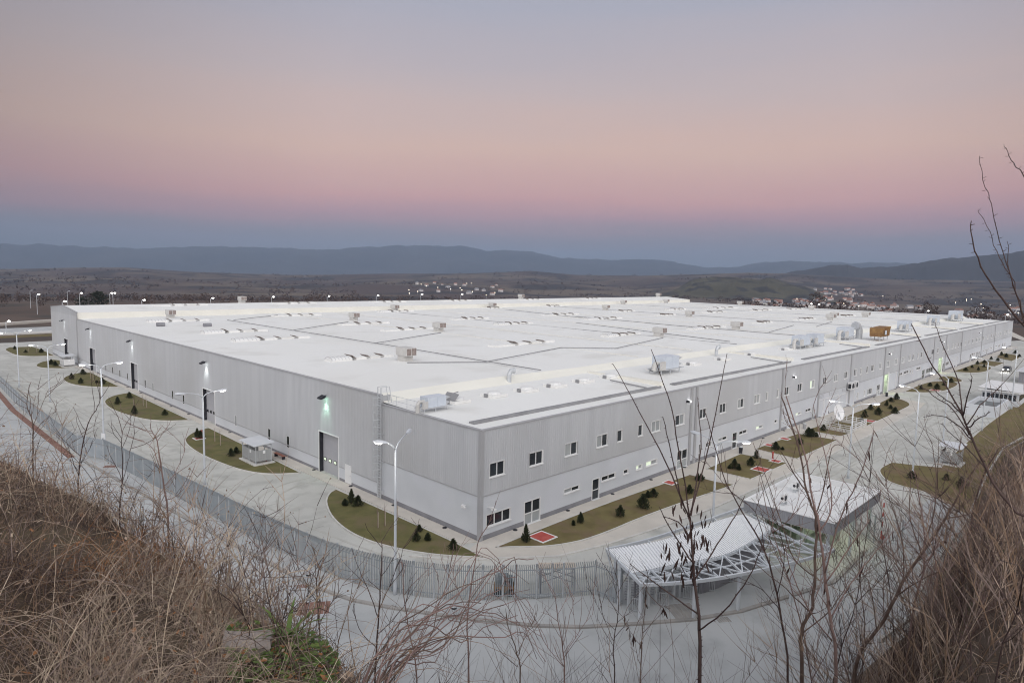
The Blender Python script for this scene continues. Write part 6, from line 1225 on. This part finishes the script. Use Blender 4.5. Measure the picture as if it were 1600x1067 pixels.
for i in range(190):                      # taller dry weeds with seed heads standing along the crest
    az=rg_.choice([rg_.uniform(59,75),rg_.uniform(62,72),rg_.uniform(70,90)]); crest=_lerp(az)[1]; r=crest*rg_.uniform(.75,1.2); p=hz(az,r); h=rg_.uniform(.5,1.15); m_=rg_.choice([5,0,3,1,6,7]); th=rg_.uniform(.0035,.006)
    P=stalk(p,h,rg_,rg_.uniform(.0,.30),7,.1); it.append((P,th,m_))
    for b in range(rg_.randrange(3,9)):
        k=rg_.randrange(3,8); d=(P[k]-P[k-1]).normalized(); s_=Vector((rg_.uniform(-1,1),rg_.uniform(-1,1),rg_.uniform(-.2,.9))).normalized(); q=P[k]; br=[q.copy()]
        for e in range(3): q=q+(d*.5+s_*.8+Vector((0,0,-.05*e)))*h*rg_.uniform(.05,.09); br.append(q.copy())
        it.append((br,th*.6,m_))
        if rg_.random()<.28:
            s2=rg_.uniform(.006,.012); v=[tuple(q+Vector((rg_.uniform(-1,1),rg_.uniform(-1,1),rg_.uniform(-1,1)))*s2) for _ in range(6)]; hd_.add(v,[(0,1,2),(0,2,3),(0,3,1),(1,2,4),(2,3,4),(3,1,4),(0,4,5),(1,3,5)],rg_.choice([0,0,1]))
strand_mesh(it,'tall_weeds',SM,'taller dry weeds standing along the crest of the left slope','weeds')
tag(hd_.build('burr_heads',[M['straw2'],M['straw4']]),'dark burrs and pale heads on the tall dry weeds','seed heads',kind='stuff')
# right slope: brown growth out to the drain channel
it=[]
for i in range(15000):
    az=rg_.uniform(3,31); foot=_lerp(az)[0]; r=2.0*((foot-2.0)/2.0)**(rg_.random()**.8); p=hz(az,r)
    if az>15 and r<4: continue
    sc_=min(1.6,.5+r*.03); h=rg_.uniform(.2,.6)*sc_*(1.0 if az<17 else .6); m_=rg_.choice([4,0,4,5,4,5,1] if r<40 else [4,1,4,5])
    it.append((stalk(p-Vector((0,0,.03)),h,rg_,rg_.uniform(.35,1.1),5,.8),rg_.uniform(.0014,.0030)*(.8+.12*r),m_))
strand_mesh(it,'slope_grass',SM,'brown dead grass covering the right slope down to the drain channel','dry grass')
it=[]
for i in range(800):                     # thicket of thin bare twigs, right
    az=rg_.uniform(4,17.5); r=rg_.uniform(5,26) if az<13 else rg_.uniform(7,14); p=hz(az,r)
    h=rg_.uniform(.8,2.6)*(1 if az<16 else .7); pts=stalk(p,h,rg_,rg_.uniform(.1,.55),7,.15); m_=rg_.choice([6,1,5,7,0]); th=rg_.uniform(.006,.010)*(.7+.035*r); it.append((pts,th,m_))
    for b in range(rg_.randrange(6,13)):
        k=rg_.randrange(2,7); d=(pts[k]-pts[k-1]).normalized(); s_=Vector((rg_.uniform(-1,1),rg_.uniform(-1,1),rg_.uniform(0,.8))).normalized(); q=pts[k]; br=[q.copy()]
        for e in range(3): q=q+(d*.6+s_*.7+Vector((0,0,.15*e)))*h*.085; br.append(q.copy())
        it.append((br,th*.5,m_))
strand_mesh(it,'bare_thicket',SM,'tangle of thin bare reddish twigs on the right slope','thicket')
it=[]
for i in range(150):                      # fine shoots along the bottom middle
    az=rg_.uniform(20,57); r=rg_.uniform(3.6,8); p=hz(az,r); h=(r*.0+(23.61-r*math.tan(R(33.5)))-p.z)+abs(rg_.gauss(0,.45))*(.5+.7*abs(az-42)/16)*r/5+.1
    pts=stalk(p,h,rg_,rg_.uniform(0,.3),6,.1); m_=rg_.choice([7,1,6,4]); th=rg_.uniform(.0028,.0045); it.append((pts,th,m_))
    for b in range(rg_.randrange(2,6)):
        k=rg_.randrange(2,6); d=(pts[k]-pts[k-1]).normalized(); s_=Vector((rg_.uniform(-1,1),rg_.uniform(-1,1),rg_.uniform(0,.6))).normalized(); q=pts[k]; br=[q.copy()]
        for e in range(3): q=q+(d*.7+s_*.6)*h*.09; br.append(q.copy())
        it.append((br,th*.55,m_))
strand_mesh(it,'fine_shoots',SM,'fine bare shoots standing along the bottom edge of the slope','shoots')
# green ground cover and the chunk of concrete at the bottom left
it=MB()
for i in range(1500):
    az=rg_.uniform(59.5,68.5); r=rg_.uniform(3.7,4.9); p=hz(az,r)+Vector((0,0,rg_.uniform(.02,.12))); a=rg_.uniform(0,6.283); s_=rg_.uniform(.012,.034)
    u=Vector((math.cos(a),math.sin(a),rg_.uniform(-.3,.5)))*s_; q=Vector((-math.sin(a),math.cos(a),rg_.uniform(-.3,.3)))*s_*.6
    it.add([tuple(p-u),tuple(p-q),tuple(p+u),tuple(p+q)],[(0,1,2,3)],0 if rg_.random()<.9 else 1)
o=it.build('ground_weeds',[M['leafg'],M['straw3']]); tag(o,'low green weeds and ivy among dead leaves at the bottom left','weeds',kind='stuff')
p=hz(63.8,4.55)+Vector((0,0,.12)); o=empty('leafy_plant',p); tag(o,'tuft of strap shaped green leaves at the bottom of the slope','plant'); m_=MB()
for i in range(16):
    a=i*.9; L=rg_.uniform(.22,.42); w_=.02; pv=None
    for k in range(6):
        t_=k/5; c_=Vector((math.cos(a)*L*t_*.8,math.sin(a)*L*t_*.8,L*(t_*1.0-.55*t_*t_))); s_=Vector((-math.sin(a),math.cos(a),0))*w_*(1-t_*.9)
        if pv: m_.add([tuple(pv[0]),tuple(pv[1]),tuple(c_+s_),tuple(c_-s_)],[(0,1,2,3)])
        pv=(c_-s_,c_+s_)
m_.build('leaves',M['leafg'],o)
p=hz(67.0,4.5)+Vector((0,0,.10)); m_=MB(); bmx=bmesh.new(); bmesh.ops.create_cube(bmx,size=1); bmesh.ops.subdivide_edges(bmx,edges=bmx.edges[:],cuts=4,use_grid_fill=True)
for v in bmx.verts: v.co=Vector((v.co.x*.30,v.co.y*.13,v.co.z*.12))+Vector((nfr(v.co.x*9,v.co.y*9+v.co.z*5,1),nfr(v.co.y*9,v.co.z*9,1),nfr(v.co.z*9,v.co.x*9,1)))*.022
me=bpy.data.meshes.new('concrete_chunk'); bmx.to_mesh(me); bmx.free(); me.materials.append(M['stone']); o=bpy.data.objects.new('concrete_chunk',me); C.objects.link(o); o.location=p; o.rotation_euler=(.1,.12,R(-30)); tag(o,'broken grey chunk of concrete lying among the weeds at the bottom left','rubble')

# ------------------------------------------------------------------ bare trees and saplings, each its own thing
def grow(name,label,cat,r0,trunk,brs,kind,seed):
    rr=random.Random(seed); o=empty(name,trunk[0]); tag(o,label,cat,'bare saplings in the foreground'); O=Vector(trunk[0])
    bark=M['barkdark'] if kind=='robinia' else M[('bark','barkpink','barkdark')[seed%3]]
    def sm(pts,n=4):
        P=[Vector(p)-O for p in pts]; out_=[]
        for i in range(len(P)-1):
            p0=P[max(i-1,0)];p1=P[i];p2=P[i+1];p3=P[min(i+2,len(P)-1)]
            for k in range(n):
                t=k/n; out_.append(.5*((2*p1)+(p2-p0)*t+(2*p0-5*p1+4*p2-p3)*t*t+(3*p1-p0-3*p2+p3)*t**3))
        return out_+[P[-1]]
    def wob(P,s_): return [p+Vector((rr.uniform(-1,1),rr.uniform(-1,1),rr.uniform(-1,1)))*s_ for p in P]
    t=MB(); tp=wob(sm(trunk),r0*.0004); n=len(tp); RT=[r0*.001*(1-.72*i/(n-1)) for i in range(n)]; t.tube(tp,RT,7)
    t.build('trunk',bark,o,True)
    tw=MB(); allp=[(tp,RT)]
    for b in brs:
        P=wob(sm(b),.006); k=len(P); rb=max(.0032,min(.0085,r0*.001*.42)); RB=[rb*(1-.65*i/(k-1)) for i in range(k)]; 
        c_=MB(); c_.tube(P,RB,6); c_.build('branch',bark,o,True); allp.append((P,RB))
    # thorns, buds and fine side twigs
    for P,RR in allp:
        for i in range(2,len(P)):
            seg=P[i]-P[i-1]; L=seg.length
            for q in range(max(1,int(L/.055))):
                t_=rr.random(); c_=P[i-1]+seg*t_; side=seg.cross(Vector((rr.uniform(-1,1),rr.uniform(-1,1),rr.uniform(-1,1)))).normalized(); r_=RR[i]
                tw.tube([c_,c_+side*(r_+(.016 if kind=='robinia' else .008))+seg.normalized()*.006],[r_*.8,.001],3)
            if kind=='sapling' and rr.random()<.50 and i>2:
                side=seg.cross(Vector((rr.uniform(-1,1),rr.uniform(-1,1),rr.uniform(-1,1)))).normalized(); d=(seg.normalized()+side*rr.uniform(.6,1.2)).normalized(); L2=rr.uniform(.15,.55); q=[P[i]]
                for e in range(4): d=(d+Vector((rr.uniform(-.25,.25),rr.uniform(-.25,.25),.12))).normalized(); q.append(q[-1]+d*L2/4)
                tw.tube(q,[max(.0030,RR[i]*.55),.0030,.0026,.0022,.0016],4)
                if rr.random()<.6: tw.tube([q[3],q[3]+(d-side*.8).normalized()*L2*.35],[.0022,.0012],3)
                if rr.random()<.7: tw.tube([q[2],q[2]+(d+side*.9).normalized()*L2*.4],[.0022,.0012],3)
    tag(tw.build('twigs',bark,o),kind='stuff')
    return o,allp,O
for i,(kind,label,r0,trunk,brs) in enumerate(SAPLINGS):
    o,ap,O=grow('bare_tree' if r0>12 else 'bare_sapling',label,'tree' if r0>12 else 'sapling',r0,trunk,brs,kind,i)
    if i in (0,15,4,7+12):
        rr=random.Random(40+i); pd=MB()
        for q in range(90 if i==0 else 24):
            P,_=ap[rr.randrange(len(ap))]; lo_=0 if i!=0 else 0
            c_=P[rr.randrange(len(P)//3,len(P))] if i!=0 else ap[0][0][-1]+Vector((rr.uniform(-.2,.2),rr.uniform(-.2,.2),rr.uniform(-.6,.12)))
            L=rr.uniform(.06,.13); a=rr.uniform(0,3.14); u=Vector((math.cos(a),math.sin(a),0))*.011; tw_=Vector((rr.uniform(-.02,.02),rr.uniform(-.02,.02),0))
            pd.add([tuple(c_-u*.3),tuple(c_+u*.3),tuple(c_+u+tw_+Vector((0,0,-L*.5))),tuple(c_-u+tw_+Vector((0,0,-L*.5))),tuple(c_+u*.4+tw_*2+Vector((0,0,-L))),tuple(c_-u*.4+tw_*2+Vector((0,0,-L)))],[(0,1,2,3),(3,2,4,5)])
        tag(pd.build('seed_pods',M['pod'],o),kind='stuff')
rx=random.Random(55)
def auto_tree(az,r,H,lean,seed):
    rr=random.Random(seed); b=hz(az,r)-Vector((0,0,.1)); d=Vector((rr.uniform(-.25,.25)+lean*.7,rr.uniform(-.25,.25)-lean*.7,1)).normalized(); tr=[b.copy()]; n=7
    for i in range(n): d=(d+Vector((rr.uniform(-.14,.14),rr.uniform(-.14,.14),.05))).normalized(); tr.append(tr[-1]+d*H/n)
    br=[]
    for i in range(2,n):
        for s_ in range(rr.randrange(1,3)):
            a=rr.uniform(0,6.283); bd=(Vector((math.cos(a),math.sin(a),0))*rr.uniform(.5,1)+Vector((0,0,rr.uniform(.5,1.1)))).normalized(); L=H*(1-i/(n+1))*rr.uniform(.4,.75); q=[tr[i].copy()]
            for k in range(4): bd=(bd+Vector((rr.uniform(-.15,.15),rr.uniform(-.15,.15),.12))).normalized(); q.append(q[-1]+bd*L/4)
            br.append([tuple(v) for v in q])
    return [tuple(v) for v in tr],br
for i in range(20):
    if i in (8,9,10,11,12,13,14,18,19): continue
    az=(8.5,10,11.5,12.5,13.5,14.8,16,17.5,19,20.5,22,23.5,25.5,28,30.5,9.2,13,15.4,18.2,21.3)[i]; r=rx.uniform(9,15) if az<15 else rx.uniform(7,11)
    base=hz(az,r); top=23.61-r*math.tan(R(rx.uniform(13,20))) if az<20 else 23.61-r*math.tan(R(rx.uniform(17,24))); H=max(1.2,top-base.z); tr,br=auto_tree(az,r,H,rx.uniform(-.2,.2),200+i)
    grow('bare_tree','slender bare tree with fine reddish twigs in the thicket at the lower right','tree',6+H*1.5,tr,br,'sapling',i+1)
# thick vine bundle at the bottom middle
o=empty('vine_bundle',hz(54,4.0)); tag(o,'thick bundle of bare vine canes arching along the bottom of the picture','vine'); O=o.location; rr=random.Random(77)
def vz(az,r,el): return Vector((BROW[0]+r*math.cos(R(az)),BROW[1]+r*math.sin(R(az)),23.61-r*math.tan(R(el))))
for i in range(24):
    p0=hz(rr.uniform(56,59),rr.uniform(3.2,3.9)); p1=vz(rr.uniform(50,54),4.0+rr.uniform(-.2,.3),rr.uniform(27.5,32)); p2=vz(rr.uniform(43.5,49),4.5+rr.uniform(-.3,.4),rr.uniform(23.0,30.5)); p3=vz(rr.uniform(39,44),4.7+rr.uniform(-.3,.3),rr.uniform(24,33))
    C4=[p0,p0.lerp(p1,.5)+Vector((0,0,.12)),p1,p1.lerp(p2,.5)+Vector((0,0,.05)),p2,p2.lerp(p3,.5)+Vector((0,0,.06)),p3]; P=[]
    for k in range(len(C4)-1):
        q0=C4[max(k-1,0)];q1=C4[k];q2=C4[k+1];q3=C4[min(k+2,len(C4)-1)]
        for e in range(3):
            t_=e/3; q=.5*((2*q1)+(q2-q0)*t_+(2*q0-5*q1+4*q2-q3)*t_*t_+(3*q1-q0-3*q2+q3)*t_**3); P.append(q-O+Vector((rr.uniform(-1,1),rr.uniform(-1,1),rr.uniform(-1,1)))*.012)
    keep=len(P) if i%3 else 12
    P=P[:keep]; m_=MB(); r_=rr.uniform(.0028,.0062); m_.tube(P,[r_*(1-.6*k/len(P)) for k in range(len(P))],6); m_.build('cane',M['barkpink'] if i%3 else M['bark'],o,True)

# ------------------------------------------------------------------ the air of the valley
hb=MB(); hb.box(-14500,15200,-14800,15000,-140,720); hz_o=hb.build('haze',[])
hm=bpy.data.materials.new('haze_air'); hm.use_nodes=True; t=hm.node_tree; t.nodes.clear(); o_=t.nodes.new('ShaderNodeOutputMaterial'); pv_=t.nodes.new('ShaderNodeVolumePrincipled'); pv_.inputs['Density'].default_value=0.000085; pv_.inputs['Color'].default_value=(.46,.60,.84,1); pv_.inputs['Anisotropy'].default_value=0
t.links.new(pv_.outputs[0],o_.inputs['Volume']); hz_o.data.materials.append(hm); tag(hz_o,kind='stuff')
